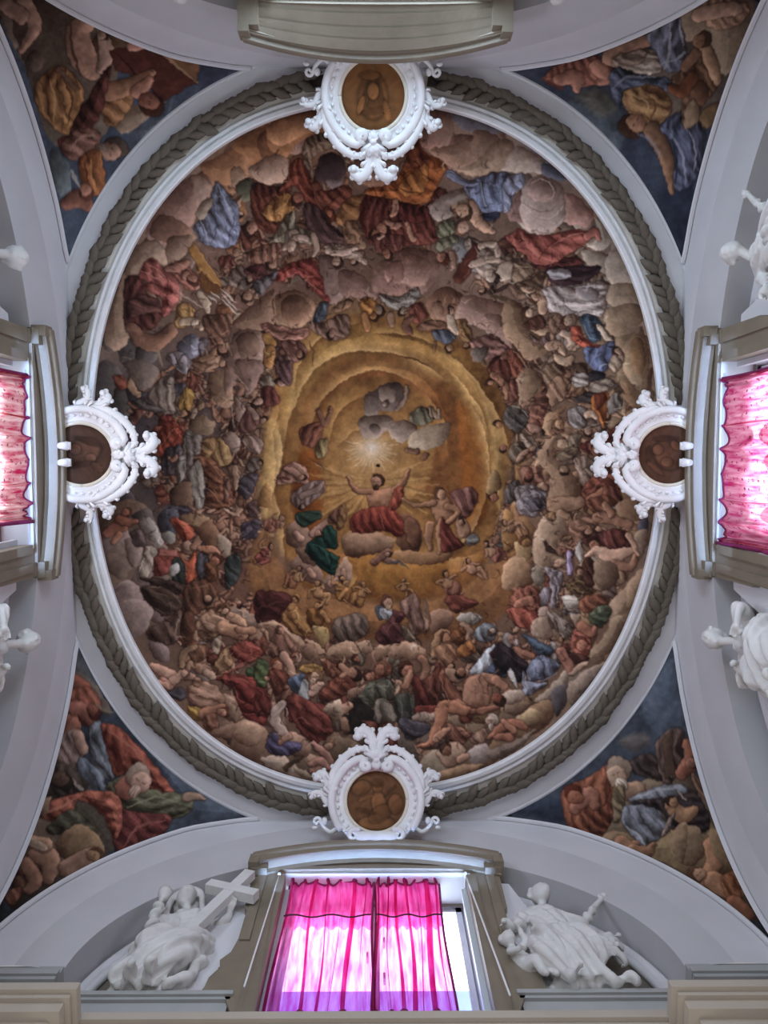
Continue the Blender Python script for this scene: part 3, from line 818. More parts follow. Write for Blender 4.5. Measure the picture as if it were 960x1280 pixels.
run("""
# ================= top left
@ 120 120 5.333
C 9a6a48 700,470 850,380 960,290 1060,300 1050,520 880,600 780,560
C 8c6a5e 330,900 400,760 520,620 640,530 740,540 785,640 700,760 640,860 560,980 400,980
C 7c5a4a 360,930 420,800 560,830 640,900 560,1000
C a08272 640,540 730,545 780,640 700,760 660,700
D 6e7690 70 .45 800,575 870,640 950,740 935,980 745,1000 650,880 725,780
L a2aac0 10 820,600 860,700 920,830
L a2aac0 9 690,820 730,900 750,990
L 3a4058 9 780,720 800,850 770,980
L 4a4868 9 930,780 900,900 880,1000
C 8a7868 660,770 720,690 780,690 740,800 690,830
@ 290 120 5.333
C 8f5f3c 0,330 150,230 350,140 600,70 690,110 700,200 560,260 440,310 380,400 240,470 100,430
C 9a6a46 220,230 350,150 560,100 600,190 440,280 300,330
C 7a4e34 160,300 230,230 240,350 330,420 220,440
C a3836f 110,480 240,400 340,400 385,480 330,570 230,590 140,540
C 9c7c62 0,480 60,480 100,530 40,590 0,600
C 5c5a48 20,600 110,540 160,600 120,700 60,690
C 7a5242 700,110 800,200 930,300 900,420 830,440 780,330 680,230
C 8a6a5a 780,440 900,420 960,540 960,610 850,580 780,530
# helmsman in furs, seen from below
D 5c3024 60 .6 150,580 300,600 400,575 385,650 235,760 335,840 300,910 180,880 125,700
D 9a6a38 100 .4 300,660 390,650 425,730 330,830 240,820 215,760
L c08c50 8 240,800 330,740 390,660
D 7a3c2c 60 .6 380,450 470,420 540,600 630,710 560,770 480,690 420,600 360,620 300,640 370,520
D 75604e 50 .7 470,330 560,250 700,260 800,340 790,440 740,460 700,350 600,380 540,420 540,550 490,470
L a89078 9 560,300 650,330 690,320
L 9c8468 9 520,400 530,480 540,560
L a8927c 8 560,400 640,370 710,360
C 4a383a 560,480 600,400 680,380 750,440 760,540 700,600 620,590 560,550
C 7c6c6c 620,560 700,550 755,520 740,590 670,620
M 8a6a54 700,300,30 780,350,28 800,430,18
L 8a6448 9 790,400 830,500 890,520
M 7a4434 560,600,30 600,720,36 640,800,28
M a07050 700,720,24 740,660,24 760,560,16
D 7a4434 40 .6 560,640 660,620 780,600 790,690 690,760 620,760
H 645,790,46 80 9a5c42 5a2c1c 5a3020
H 430,690,46 70 8a5442 40261c
D 94683f 20 .4 700,780 770,680 890,660 890,750 800,850 700,850
D 553b3a 60 .5 490,720 580,740 700,880 770,960 560,980 480,800
D 7c7460 80 .5 270,940 330,850 410,760 430,860 540,900 570,980 270,980
H 400,930,50 100 a08a78 6e6258
D 6a3028 80 .6 880,680 970,670 970,970 880,900 850,800
D 8a6a50 60 .6 740,860 820,830 860,960 760,980
H 120,880,50 100 946a58
@ 460 120 5.333
C 7c5a48 0,480 150,300 300,250 240,430 100,600 0,610
C 4c4850 520,90 700,110 920,240 700,240 580,180
C 8f6f62 350,100 520,90 570,200 540,320 430,370 370,340 300,230
C 7c5c50 300,220 380,190 400,280 370,350
C 947460 400,360 560,330 700,270 712,380 650,470 560,480
C 7e6252 700,240 820,240 890,320 800,400 700,440
C 9a806a 600,490 720,430 850,300 960,300 970,460 860,505 740,530 650,525
D a05a2c 45 .35 330,290 370,370 530,460 490,540 440,650 340,740 220,700 0,660 0,612 120,600 230,480
D 6e3a24 60 .5 330,290 362,380 420,430 350,470 235,465
D b4743a 60 .35 380,450 405,560 350,650 250,665 200,600 300,510
L 5c2c18 9 190,600 260,640 340,650
L c88a50 8 240,700 330,720 420,650
L 5c2c18 8 240,500 300,520 330,570
C 8d8078 450,690 640,610 665,670 560,730 560,800 480,830 400,800
D 6a7698 80 .4 640,600 740,540 960,520 970,700 880,770 780,780 690,700
L 98a2bc 9 750,570 770,680 800,760
L 98a2bc 9 860,740 930,700 950,620
L 3a4468 9 830,590 840,660 870,700
D 6c7490 10 .5 520,500 560,490 640,545 740,570 690,605 620,585 530,545
D 363a55 10 .5 760,790 880,775 860,825 760,835
M b08a70 690,740,42 740,840,42 830,905,22
H 640,770,60 100 a8846a 4a3426
H 620,880,52 110 b08e78 6a4c38
D 6a3830 80 .6 0,690 200,700 400,760 455,900 430,980 0,980
D 5a2a26 80 .6 200,720 400,740 380,840 250,830
M b08068 180,700,20 180,760,26 160,800,16
M a07460 120,840,22 180,870,24 210,850,16
H 100,890,48 95 a4745c
H 45,930,40 90 a4745c
M a87c64 260,850,16 300,950,22
D 6c7058 60 .6 470,860 560,820 585,900 480,960
@ 630 170 5.333
C 9a8a7e 0,200 80,70 280,160 235,230 130,250 0,235
C 8a7c74 200,180 270,160 270,240 210,250
C 4a4c5c 270,170 420,280 330,290 250,240
C 946e64 400,380 520,430 605,530 560,600 480,592 405,560
C 8a6a62 60,420 120,360 130,560 80,580 20,520
D 8088a4 60 .5 0,300 120,240 135,320 60,400 40,480 0,500
C a08c84 150,320 250,260 380,330 412,450 402,560 320,640 230,662 150,620 105,500
C 8a7068 160,330 250,280 330,330 330,420 230,440 170,400
L c0aca4 8 150,470 230,540 320,540 400,470
L c0aca4 7 150,600 230,650 330,620 400,540
L 7a625c 8 130,440 220,500 320,490 380,420
L c0a89e 6 180,330 240,290 310,320 320,400 250,420
C 9a8e82 610,540 700,620 722,700 640,770 550,720 620,690
C 94877a 510,760 650,775 700,805 640,862 560,850
C 8c8074 670,830 780,740 870,900 870,980 720,980
D 5a2c28 10 .5 200,870 440,800 540,850 380,890 270,890
D 9c5248 30 .38 20,690 100,620 200,660 330,650 480,620 605,645 560,700 440,780 330,850 220,865 120,780
L c07868 10 110,650 180,760 250,800
L c07868 9 340,720 430,670 540,640
L 5c2420 9 230,850 280,760 360,680
L 5c2420 7 320,830 320,760
M 9c5a50 560,660,30 610,640,30 640,690,16
D 86705c 40 .5 0,800 100,830 210,880 100,980 0,980
L b09478 9 20,840 100,870 180,880
# ================= upper left
@ 120 290 5.333
C 7e6654 60,560 60,740 160,790 225,700 180,620 200,330 300,262 480,210 400,50 230,120 130,330
C 8a7260 230,120 400,60 480,200 300,262 200,320
C 866b5a 480,40 620,20 640,80 570,180 480,220
D 532e28 80 .5 190,320 300,295 330,400 430,520 420,600 330,665 250,600 190,620
D 5c3a34 20 .4 215,470 300,420 400,450 430,530 300,550 230,560
M 7a5644 235,640,44 300,720,52 400,740,56 505,660,46
D 96524a 50 .40 300,232 380,175 480,260 555,350 540,480 460,565 430,510 440,440 320,380 340,340 455,370 290,305
L bc7c70 9 300,260 400,310 460,340
L bc7c70 8 350,220 440,270 500,340
L 5c2824 8 470,280 480,380 450,500
L 5c2824 7 330,330 420,360 460,370
D 8a5648 40 .6 470,230 560,190 640,260 700,330 640,400 560,340
M 9c6c5a 600,290,34 640,320,30 670,370,20
M 8c6050 480,240,26 560,235,34 600,200,22
H 640,320,40 40 946650 4a2c22
P 9a6c36 610,110 650,68 845,360 800,425 690,370 680,240
P 6c4426 680,240 690,370 800,425 840,370 760,330
L c0905a 7 650,72 740,210 845,358
L c0905a 6 690,240 790,330 830,370
L c8c0b4 13 830,380 930,465
L c8c0b4 13 835,410 940,520
L c8c0b4 13 840,450 950,560
L c8c0b4 11 760,400 830,450
L c8c0b4 11 750,425 800,470
D 9a7444 70 .6 540,490 600,470 660,530 620,620 540,600
M a8927c 700,420,26 730,470,30 745,530,16
L a8988c 12 560,410 640,460 710,500
H 565,610,36 0 b08c4c 94703a
M a08870 580,600,28 660,600,30 700,640,18
H 665,615,34 20 b09a86 6a5444
C 5c5c6c 545,740 640,680 695,740 660,830 580,845
C 7c8090 625,720 680,700 690,780 640,810
D 7a7278 60 .5 470,830 540,795 645,870 600,945 520,900
D 625a60 60 .5 690,720 740,710 720,800 690,860
M 7a5c44 700,850,22 760,830,26 800,780,16
H 840,790,38 40 8a6450
M 8c6450 800,680,20 830,730,20
H 850,640,34 0 8a6450
L 8c7a5c 18 380,790 420,800 440,900
L 7a6a50 10 180,830 240,860 240,960
D 6a4a3a 60 .6 720,560 860,560 900,680 800,700 720,640
# ================= upper middle
@ 290 290 5.333
C 8a6a56 0,600 200,430 300,400 290,600 180,662 40,640
C 927056 280,440 420,385 545,450 545,560 430,645 320,625 275,530
C 7e5c48 330,470 420,420 510,470 520,550 430,600 340,570
L b08e72 9 285,440 290,560 360,630 460,630 545,560
C 82685f 590,150 740,200 765,320 740,440 640,470 580,260
L aa8c80 8 740,310 760,370 720,460 660,500
C 8c6c62 720,260 860,280 960,400 960,450 840,440 740,420
D 873c34 35 .5 305,262 400,200 530,180 585,280 645,465 560,410 450,290 310,330
L b06a5c 9 440,250 500,330 610,420
L 5a2420 8 380,230 480,270 560,370
L 6a7468 9 370,360 420,330 470,310
D 4c5664 60 .5 535,595 600,465 645,480 625,560 560,625
D 9c8878 20 .6 610,90 740,80 880,150 895,220 800,180 690,165
M b09a8a 640,130,22 740,140,26 830,110,14
M a88c78 540,20,22 560,90,24 545,150,14
M a08878 340,110,14 420,40,24 490,40,22
H 705,200,38 100 a88c78
H 405,100,48 95 a48a78 5a4438
H 265,215,40 95 94705c
D 7a5444 80 .6 110,130 250,70 310,110 290,190 120,210
D 5c3430 30 .6 80,260 200,210 240,310 170,340
D 5a5458 60 .6 130,340 210,300 310,250 250,360 190,420
H 95,430,38 80 94705a
H 110,320,28 60 a8866e
D 96685a 15 .5 200,605 400,640 500,630 515,690 440,725 320,720 210,655
C 96796a 10,680 100,650 200,680 215,840 150,940 40,930 0,800
C 775c4c 30,720 100,665 165,690 180,790 130,850 60,830
M 9c7038 230,700,30 260,740,34
M a0703e 250,790,40 250,870,36
D 7a5448 60 .6 330,730 440,730 500,770 480,840 400,870 350,800
H 455,815,32 90 8a6450
D 7c6058 70 .7 310,840 390,830 400,960 300,960
D 7a5e50 60 .7 500,600 620,600 700,560 780,560 780,690 680,720 560,680
M 8a6a5a 660,600,24 690,660,24 740,690,14
H 660,680,34 90 8c6c58
M 86644c 700,520,26 770,480,28
D a06c34 40 .6 855,460 940,440 960,530 880,545
M a87444 880,550,24 900,610,26 905,650,16
H 950,560,30 110 94683c
L 6a3c28 10 520,720 540,800 535,900
@ 460 290 5.333
C 8c6a5e 20,320 60,220 200,110 430,130 475,250 390,400 240,420 120,440 30,380
C a07c6e 110,260 250,150 400,190 425,280 350,365 200,330 130,330
C 8a665a 120,230 210,180 240,280 200,340 130,310
L b8988a 8 210,310 280,350 360,360 415,290
D 6a4038 70 .7 40,20 230,20 230,110 120,150 60,120
H 130,150,36 90 94664f
M b08a78 60,40,12 100,20,12
C 77787c 560,60 720,40 860,200 760,260 640,240
D 83807a 20 .6 70,400 200,430 330,370 335,450 240,505 150,512 100,470
L b0aca4 7 110,470 200,480 320,400
L 56534e 7 90,420 150,460 230,440
H 80,520,36 90 7c6858
M 8a6a54 150,550,24 160,620,20
H 230,530,34 90 8c7c68
D 7a4438 60 .6 270,510 350,470 400,560 310,610
M 7c5444 290,570,18 250,620,24 280,670,20
C 8c6650 400,440 520,360 660,440 665,520 500,610 415,570
C 9c7860 430,500 470,460 510,560 480,600
C 957668 640,420 800,450 950,500 960,770 850,690 660,610 570,560
C 8a6c60 760,560 900,560 950,700 860,690
D 86604a 20 .6 320,640 400,590 520,600 500,650 360,660
M b09c88 545,560,24 560,630,34 600,660,24
H 548,520,26 -90 a08068
D 8a6840 60 .6 590,620 640,580 700,700 640,740
D 565e6e 60 .6 430,660 500,650 585,690 540,745 455,720
H 540,775,30 90 9c7858
M 8a6446 440,730,10 440,790,8
D 8a625a 25 .6 670,730 820,688 935,770 800,850 720,810
H 655,760,24 120 94704e
C 6e6258 690,780 800,770 780,850 700,850
# lutenist with the long neck
D 8a7a70 40 .5 640,60 740,60 900,130 900,300 760,300
M 5c3026 715,100,26 660,220,50 610,300,42
L 8c5a44 9 735,130 700,230 640,310
M a08a7a 700,215,26 800,180,28 870,190,24
M a08a7a 870,150,26 840,80,24 750,90,18
F b09c8a 860,240 960,190 960,310 870,320
H 825,300,52 100 b8a694 4a3a34
L 3a281f 44 960,330 880,380 825,395
M 3a281f 830,370,14 825,400,22
L a8907c 8 840,380 900,350 960,325
L 4c3c28 26 820,430 890,440 960,460
D 6c6c58 40 .6 450,60 580,20 600,70 480,130
H 500,170,44 90 946450 5a3020
M 8a6a58 560,140,18 570,220,22
H 890,900,90 100 8a5c4a 4a221c
""")
run("""
# ================= right
@ 630 310 5.05
C 8f7258 0,340 100,340 170,480 290,640 160,710 60,600 0,560
C 8c7a66 650,240 820,225 855,330 760,385 650,345
C 86705a 640,390 820,350 890,420 760,565 650,520
C 7c6650 700,570 800,540 870,500 880,640 760,640
C 8c745a 760,640 800,560 880,560 920,700 900,850 820,860 760,780
C 75583c 800,600 860,570 900,700 870,810 810,740
L a08868 9 770,640 790,760 850,840
D 3e2a30 10 .5 270,130 420,118 610,118 540,205 400,245 290,205
D 8c8a92 10 .5 270,140 400,130 420,180 320,205
D a39a98 15 .45 250,245 450,240 640,205 645,330 610,425 450,425 300,412 258,330
L 4c4448 7 270,200 380,250 520,235 640,190
L 4c4448 6 370,290 390,370 450,400 600,380
L d0c8c4 8 390,320 420,380 520,390 610,400
L d0c8c4 7 290,270 330,340 340,400
L 5c5456 7 460,270 560,340 600,330
C 857e80 450,260 560,250 600,300 560,330 480,320
D 6c5444 40 .6 20,250 130,200 260,150 240,240 120,330
M b08e74 125,255,18 190,280,30 240,340,34 250,400,26
H 190,310,36 -150 a8866c 4a2e22
H 150,405,34 150 b89a82 4a3024
M a08468 200,500,36 260,530,36 330,520,26
D 5c3a2e 60 .6 120,480 220,420 270,480 200,520
D 6a5450 80 .6 160,540 220,580 290,530 270,600 190,600
H 420,455,42 -60 a48a74 7a6450
D 8c6e5a 60 .6 290,420 360,420 330,560 290,580
M a48c78 380,540,26 430,560,28 420,620,20
M a08068 280,620,30 340,610,30 380,660,22
D 3c4c60 70 .5 480,430 560,415 625,500 600,585 530,585 500,500
L 7890a4 8 505,490 530,560 600,580
D a04a38 30 .6 420,510 480,498 500,570 605,612 580,655 460,612
M b0a08e 600,500,16 640,550,18 680,580,12
D 5c6a94 100 .4 500,640 600,620 685,585 695,680 640,785 560,765
L 8894b8 8 540,740 570,690 620,670
D 33303a 20 .5 540,780 640,785 620,830 550,845
D 8a7868 60 .6 660,720 740,640 760,720 700,790
H 715,650,30 -120 9a7c68
D 5a4438 50 .6 430,740 520,730 530,800 440,810
M a4886e 340,690,26 400,720,30 430,690,18
D 846a54 50 .6 220,770 330,720 370,800 280,860
D 84786e 20 .6 540,860 650,820 720,880 560,908
D 9a9490 30 .6 430,820 520,810 530,870 450,880
D 7c4434 60 .6 20,650 100,650 160,780 60,820
L a08068 14 60,640 110,700 160,770
D 8a5c46 60 .6 80,830 200,800 260,880 120,908
@ 560 450 7.11
D 6a3a30 70 .6 350,100 400,20 520,0 560,120 520,200 420,150
M 94684f 400,130,30 500,220,32 520,330,22
H 370,195,36 160 a07458
D 7a4a3c 60 .6 560,180 660,240 620,350 540,360
M a07c6a 640,180,34 720,180,36 800,130,24
H 800,200,44 -150 a07c68
D 55504c 40 .6 480,520 550,400 720,470 720,580 620,650 540,600
L 9c9484 16 555,410 640,430 715,500
L 2c2826 12 600,500 620,560 700,590
H 445,570,34 170 9a6c4c
D 6c5c4e 60 .6 530,800 620,720 700,800 640,930 540,870
D 8c7c6c 60 .6 640,660 740,680 800,780 700,780
H 490,790,38 160 94644c
M a07c66 620,900,24 680,820,26 760,790,20
D 8a5e4e 60 .6 640,960 780,940 850,1060 740,1140 650,1080
H 720,1040,44 140 8c5444
D 57504e 70 .6 500,1160 620,1060 660,1180 540,1280
D 7c7474 70 .6 600,1140 720,1100 853,1180 840,1280 640,1280
H 400,1210,46 170 8c5c44
C 94764c 340,1180 380,1000 430,980 480,1120 420,1180
D 8a5a4a 40 .6 730,440 853,420 853,600 740,640
M 9c7464 740,600,36 800,620,36
@ 650 460 5.647
C a88464 180,330 240,300 330,280 235,400 220,480 160,430
C 9a7a60 100,690 150,560 260,480 240,620 330,700 440,850 430,970 210,970 215,760 140,690
L b89a7c 8 225,740 240,860 300,920
C 8c7058 0,30 100,0 160,120 100,200 0,220
D 8a6a54 60 .6 190,150 260,60 360,80 330,200 230,270
D 4c4242 30 .6 380,200 520,170 540,235 400,245
D 8a7e72 20 .6 490,140 620,70 665,120 600,165 500,165
D 9a9490 20 .6 370,60 470,30 480,120 400,110
D 7f7878 50 .6 345,300 450,270 475,400 385,425 350,370
L b4aeb0 8 370,320 420,330 440,390
D a4602e 80 .4 510,210 540,180 622,180 615,300 600,420 565,380 510,300
D 6a3424 80 .5 535,190 600,180 600,250 540,290
D 77706c 70 .6 620,230 700,170 720,260 640,330
L b0a494 9 660,290 720,270 740,200
M b0907a 470,330,22 510,320,26 540,350,16
H 480,455,34 60 a08470
H 270,400,40 -150 a88260 5a4430
H 290,545,44 -160 a0846a 6e5a44 8c7a64
L c0b09c 6 380,440 470,420 560,395
D 7c6c5c 60 .6 340,480 440,470 400,570 350,600
D 84705c 30 .6 250,600 360,560 420,590 320,660
D 5a2c26 30 .45 420,545 600,470 720,375 745,470 600,565 590,665 470,600
C 6a4638 480,540 570,510 600,600 540,660
H 535,560,38 -150 8a5a48
D 8a7468 60 .6 390,630 500,640 560,720 450,830 390,700
H 310,725,34 170 a48068
D 6c3a2c 50 .6 590,560 700,530 740,620 650,640
C 8a6c54 740,330 850,270 880,400 760,440
C 7c5e46 740,90 850,160 880,40 940,0 920,150 820,260 740,220
D 7c4436 30 .6 440,860 560,740 710,790 600,870 470,970
L a86a54 9 470,900 560,800 640,760
M 94644c 510,930,40 600,890,50 690,860,28
D 6a4034 60 .6 600,830 720,860 720,950 600,960
D 78727a 60 .6 10,890 100,855 190,900 120,970 10,970
L a8a4ac 8 40,920 110,880 150,940
C 806248 700,790 780,760 900,960 760,970
@ 630 620 5.05
C 9a7040 0,100 60,130 85,300 0,340
C 8a6240 60,130 180,170 190,300 100,290
C a3855c 75,290 170,320 165,400 90,412
H 140,290,38 180 94683f 5a3c22
C a07c5c 0,440 90,380 170,450 160,560 0,600
C 4a4a58 860,150 910,130 905,220 850,210
C 84705e 820,260 900,210 890,360 820,410
D 857e86 40 .5 80,20 200,10 265,60 200,122 110,112
D 6c6670 60 .5 130,40 220,20 230,90 150,100
F 9c785e 280,20 480,0 520,60 360,112 280,85
D 7c4c3a 60 .6 530,20 640,0 705,40 600,102 530,72
C 8a6c54 700,60 860,0 880,140 760,150
M 9c785e 360,110,30 400,160,30 360,220,20
D 8a6450 20 .6 420,160 570,140 590,230 500,300 420,240
M 946a54 590,130,34 700,150,34 790,180,26
M 946a54 640,60,26 680,110,26
C 9a7f68 195,230 270,120 365,130 405,230 330,300 355,380 280,465 190,420
L b89c84 8 190,250 190,400 260,460
H 300,130,32 -150 94704f 6a5038
D 52302a 60 .6 500,272 760,210 810,320 600,345
H 525,235,30 -170 a07a64
H 590,215,30 -150 a07a64
D 6a3a34 60 .6 620,230 740,215 760,320 660,330
H 570,300,38 -160 946450 3a241a
M b08a74 520,382,18 590,345,26 680,380,44 760,360,34 830,345,18
M 8c6450 700,430,30 800,450,28 830,380,16
M a07c68 790,250,22 830,330,18 850,370,12
C 7c6452 540,480 600,400 700,430 722,520 625,610 560,570
L a08872 8 545,470 560,550 620,600
C 8c745e 680,660 780,560 905,440 840,700 700,790 665,760
C 806852 790,560 900,440 890,560 830,700 780,700
C 6a5240 680,800 820,712 760,900 620,905
D 807880 75 .5 260,450 370,490 360,580 320,700 400,735 370,760 290,690 290,560
L b0a8b4 8 290,480 340,560 330,680
L 4a4450 7 310,480 350,540 345,640
C 847868 170,460 230,450 260,540 200,560
D 8c7ca0 80 .5 400,360 430,350 440,480 405,500
D 807880 70 .5 200,700 250,580 300,600 260,700
D b4aca2 20 .4 365,640 440,620 482,700 410,722
D 5a4430 45 .8 380,570 480,495 560,600 480,625
L a08a5c 5 400,580 470,530 520,590
L a08a5c 5 400,605 450,580 500,615
P a8a49c 450,330 482,268 502,345 482,430 452,380
L 6a6258 5 470,290 490,350 480,420
D 4a2c24 60 .6 500,400 560,400 560,560 500,560
D 7c4c38 30 .6 490,650 600,620 660,680 560,740 480,720
H 340,410,44 170 a8866e 6e5a48 8a7a68
P 3c2a24 240,290 265,280 355,365 265,350
L b09070 7 262,285 310,320 350,362
P 6c5a48 260,700 350,720 420,760 450,820 380,850 300,830
L b4a48c 6 300,720 330,780 320,830
L b4a48c 6 380,760 370,820
L 3c3028 6 330,700 440,740 540,770
C 9a8270 420,760 480,760 470,830
D 5a6450 60 .6 540,740 660,680 665,780 575,835
D 8a5040 50 .6 40,630 160,560 225,620 225,800 90,790
M 9c6450 90,690,30 160,660,32 190,700,20
D 6c3428 40 .6 60,760 200,720 225,800 100,830
C a08478 215,720 270,700 290,800 240,810
D 94584a 60 .6 430,850 520,820 560,880 470,905
# ================= left
@ 120 450 5.333
D 77695e 80 .5 370,180 505,110 525,345 470,375 355,300
L a89a88 7 500,130 490,240 520,340
D 8a4a38 30 .6 110,110 180,100 210,180 140,190
M 9c7a60 250,50,12 235,170,26 280,235,20
L 8c6a50 9 340,200 390,150 420,100
H 315,190,32 -20 9c7c62 6a4e3a
D 59524f 30 .6 235,285 330,255 465,350 300,325
C 6e6058 180,20 330,0 420,80 330,200 260,160
D 6a463e 60 .6 220,370 280,320 310,370 240,440
D 9a7438 80 .5 555,270 600,175 652,225 640,300 605,365 548,320
L c09a58 7 590,200 580,270 560,330
D 8a4030 60 .6 415,490 500,395 580,470 575,560 480,645 400,640 365,590
L b06a54 8 430,580 500,480 540,440
L 5a241c 8 470,600 540,520 560,480
D 6a2e28 20 .6 425,380 500,370 480,430 420,430
H 590,360,34 -50 9a7456
D 6a625c 80 .5 585,490 700,475 700,600 640,710 585,720
L 8c8478 7 600,500 590,620 590,700
C 7c6650 620,405 720,370 795,430 765,500 650,485
H 692,300,30 -60 8c7058 6a5442
M 86705c 660,340,20 640,380,18
C 8a6c54 750,100 880,80 910,300 800,300
D 9c7c50 70 .4 750,610 830,515 915,640 870,705 800,690
D 8a6a44 50 .5 700,560 780,520 800,600 720,660
D 7a4e38 40 .6 645,650 760,660 895,800 905,970 720,970 740,840 690,740
L a8785c 8 760,680 820,770 890,820
L 4a2a20 8 700,720 780,800 850,900
L a8785c 8 720,850 790,900 840,960
D 504a50 80 .5 440,620 560,560 580,740 500,770 430,720
D 84807a 80 .5 540,660 600,640 590,780 545,830
D 7c766e 85 .5 620,740 700,680 720,960 640,960
C 6a5040 500,850 620,820 640,960 500,960
M 8c6450 530,640,16 500,670,18 480,640,12
M 94705a 900,720,24 930,770,26
@ 280 450 7.11
C 8a6c62 100,0 340,0 325,150 215,310 150,140
C 84665a 0,30 80,80 110,200 60,260 0,300
L a88a7a 12 100,130 200,260 200,320
C a08074 90,330 190,430 190,500 120,540
D 7c7060 80 .6 320,170 400,130 465,180 440,245 345,240
D 6a3a34 85 .6 330,260 430,240 505,350 470,405 340,405
H 500,195,42 170 a08070
D 6a4c4c 70 .8 460,20 600,10 600,200 540,210 470,110
H 300,385,46 160 a48470 3c2822
D 6e4a44 60 .6 120,600 220,420 310,500 290,610 200,645
H 352,528,38 10 a07c62
M 8a6c60 230,440,28 280,500,30
D 45302a 80 .5 35,600 90,500 120,600 80,650
L c0a890 8 55,370 80,490 95,610
C 8c7468 0,640 110,660 150,740 100,830 0,720
D 8c7468 60 .6 160,730 250,670 345,745 290,845
L 5a443c 9 200,740 260,790 290,840
D 6a5c54 60 .7 180,1000 250,860 345,920 300,980
H 320,915,30 20 94705c
D 4a4248 40 .6 110,1145 130,1050 290,1010 285,1130 190,1240
L 7c8494 8 140,1050 180,1010
M 94765f 90,950,26 110,1070,26 100,1160,16
D 7c5a4c 60 .6 0,1050 60,1060 50,1200 0,1240
C 9a7240 300,1260 380,1080 440,1280 350,1300
# ================= lower left
@ 120 620 5.333
C 6e5a4a 30,100 200,20 335,70 200,150 60,270
L 8c7660 8 200,30 300,60 330,110
C 4a4a54 420,120 520,60 560,150 520,260 430,240
C 7a685c 60,400 170,300 305,320 295,450 170,545 80,500
C 86746a 190,300 300,310 300,440 240,480
C 7c6a66 95,640 200,560 295,620 305,705 130,745
C 7a6862 125,770 260,680 375,760 325,905 220,970 170,900
L a08e86 8 110,620 200,570 290,620
L 9c8a80 8 300,640 370,740 340,880
L 94827a 7 150,720 260,690 320,760
M 8a5844 60,260,26 120,220,36 180,200,40
M 8a5844 150,150,28 210,170,26 270,175,16
H 205,110,32 -50 8a5a48 5a3428
M 94644c 120,300,20 150,260,26
C 8e8680 285,190 360,140 425,240 440,335 370,315
D 938679 70 .45 275,505 320,370 330,330 410,360 390,480 300,565
L c0b4a6 8 320,420 290,500
D 5c4c4c 60 .6 230,250 300,230 330,330 260,330
C 77746c 440,260 500,240 525,300 460,310
D 7a3c34 60 .4 400,400 425,350 510,405 490,500 400,535 385,450
P 96584c 420,350 540,360 550,412 500,405 415,400
D 2f352f 70 .5 500,430 560,420 605,490 590,605 520,570
C 9a9a98 490,480 545,450 560,500 500,530
D 9c4a34 60 .35 495,160 530,140 560,150 655,235 600,312 540,245
D a24c32 85 .35 560,380 610,440 660,365 672,520 600,595 600,480
L c47058 8 575,400 600,470 605,560
H 610,345,40 40 a88270 7a5c4a
M 8a6450 650,340,26 690,280,28 710,240,16
D 4c3a30 35 .42 300,600 480,590 575,700 510,795 420,785 330,685
L 8a7664 9 350,600 480,620 560,710
L 786454 8 400,640 480,680 500,760
D 5c463c 70 .4 340,900 480,820 570,750 545,970 380,970
L a08e78 9 575,760 540,850 530,960
D 42302a 40 .5 290,540 500,560 590,590 560,660 420,600
C 74523c 650,190 740,145 835,260 790,345 690,290
C 94816e 810,260 900,300 890,400 820,375
C 8a6c50 560,130 680,120 760,150 650,200
D 3c4240 50 .5 860,430 960,380 960,540 870,620
D 5e3e2e 70 .6 600,600 760,540 810,640 720,750 580,870 570,780
L 8a6248 8 640,620 720,600 780,560
D 4c4a52 85 .5 670,400 740,390 745,540 670,535
M 9c6a50 690,350,16 780,360,26 830,410,20
H 800,425,40 10 946048 4a2c20
H 745,690,34 30 a07c64
D 70482f 50 .6 730,440 800,440 800,560 740,560
H 850,760,46 -20 a0785c 5a3c28
D 86664c 50 .5 660,860 740,760 860,800 860,900 720,960
M 94705a 870,790,40 920,850,40
D 5a3a2a 70 .5 580,780 660,800 640,960 570,940
@ 170 760 6
C 8a7060 640,0 780,0 900,60 960,140 760,140
D 93725a 40 .5 435,145 520,30 620,60 695,110 600,185 500,175
M a47c60 690,60,34 770,90,40 815,130,22
H 670,20,34 -10 a8846a 4a2e1e
M 9a7056 650,150,50 740,180,52 800,200,40
M 9a7056 770,170,26 880,170,28
D 74503c 70 .5 375,300 420,270 520,280 535,370 420,405
L a0805c 6 440,400 460,430 420,440
M 86684e 340,440,20 360,340,26 440,290,20
D 927050 65 .5 585,430 680,285 745,320 720,420 620,505
L b8946c 8 620,400 680,330 740,320
D 8c7a68 50 .5 560,260 640,200 620,330 580,330
M a07a66 120,440,34 200,480,42 270,510,46
M a07a66 270,560,34 340,500,36 420,520,30
M 94685a 200,540,26 250,590,26
H 365,490,34 -60 a88470 6a4c3a
M a07864 170,560,22 230,590,26
D 4c4850 30 .6 215,640 330,600 375,665 320,695
D 8c4438 35 .4 690,310 830,240 945,320 925,372 700,485 610,520 780,420
L b46c5c 8 640,500 780,430 900,370
D 3e5034 50 .4 825,475 920,398 970,420 970,575 900,540
D 6c2e28 40 .42 600,530 780,498 970,580 970,875 860,850 770,745 715,600
L a05648 9 630,540 770,530 890,590
L a05648 9 730,590 770,680 850,730
L 3c1412 9 760,740 850,700 930,620
L 9a5044 8 800,790 900,800 960,840
D 98745e 15 .5 385,595 520,548 625,620 665,705 560,765 430,762 388,680
L b8947c 8 420,660 520,640 600,680
D 9a7838 40 .6 395,730 500,772 470,845 400,800
M 94664f 500,800,40 560,770,40 640,740,30
H 655,775,46 30 a87860 5a3222
H 575,880,46 60 b08870 6a4630
D 7c5240 60 .6 500,800 600,800 600,900 520,900
M a0826c 520,470,26 580,520,26
D 86624e 30 .6 440,520 490,530 480,590 430,580
C 8a6a58 590,910 780,850 940,880 970,970 580,970
C 77604e 680,700 760,760 770,850 720,850
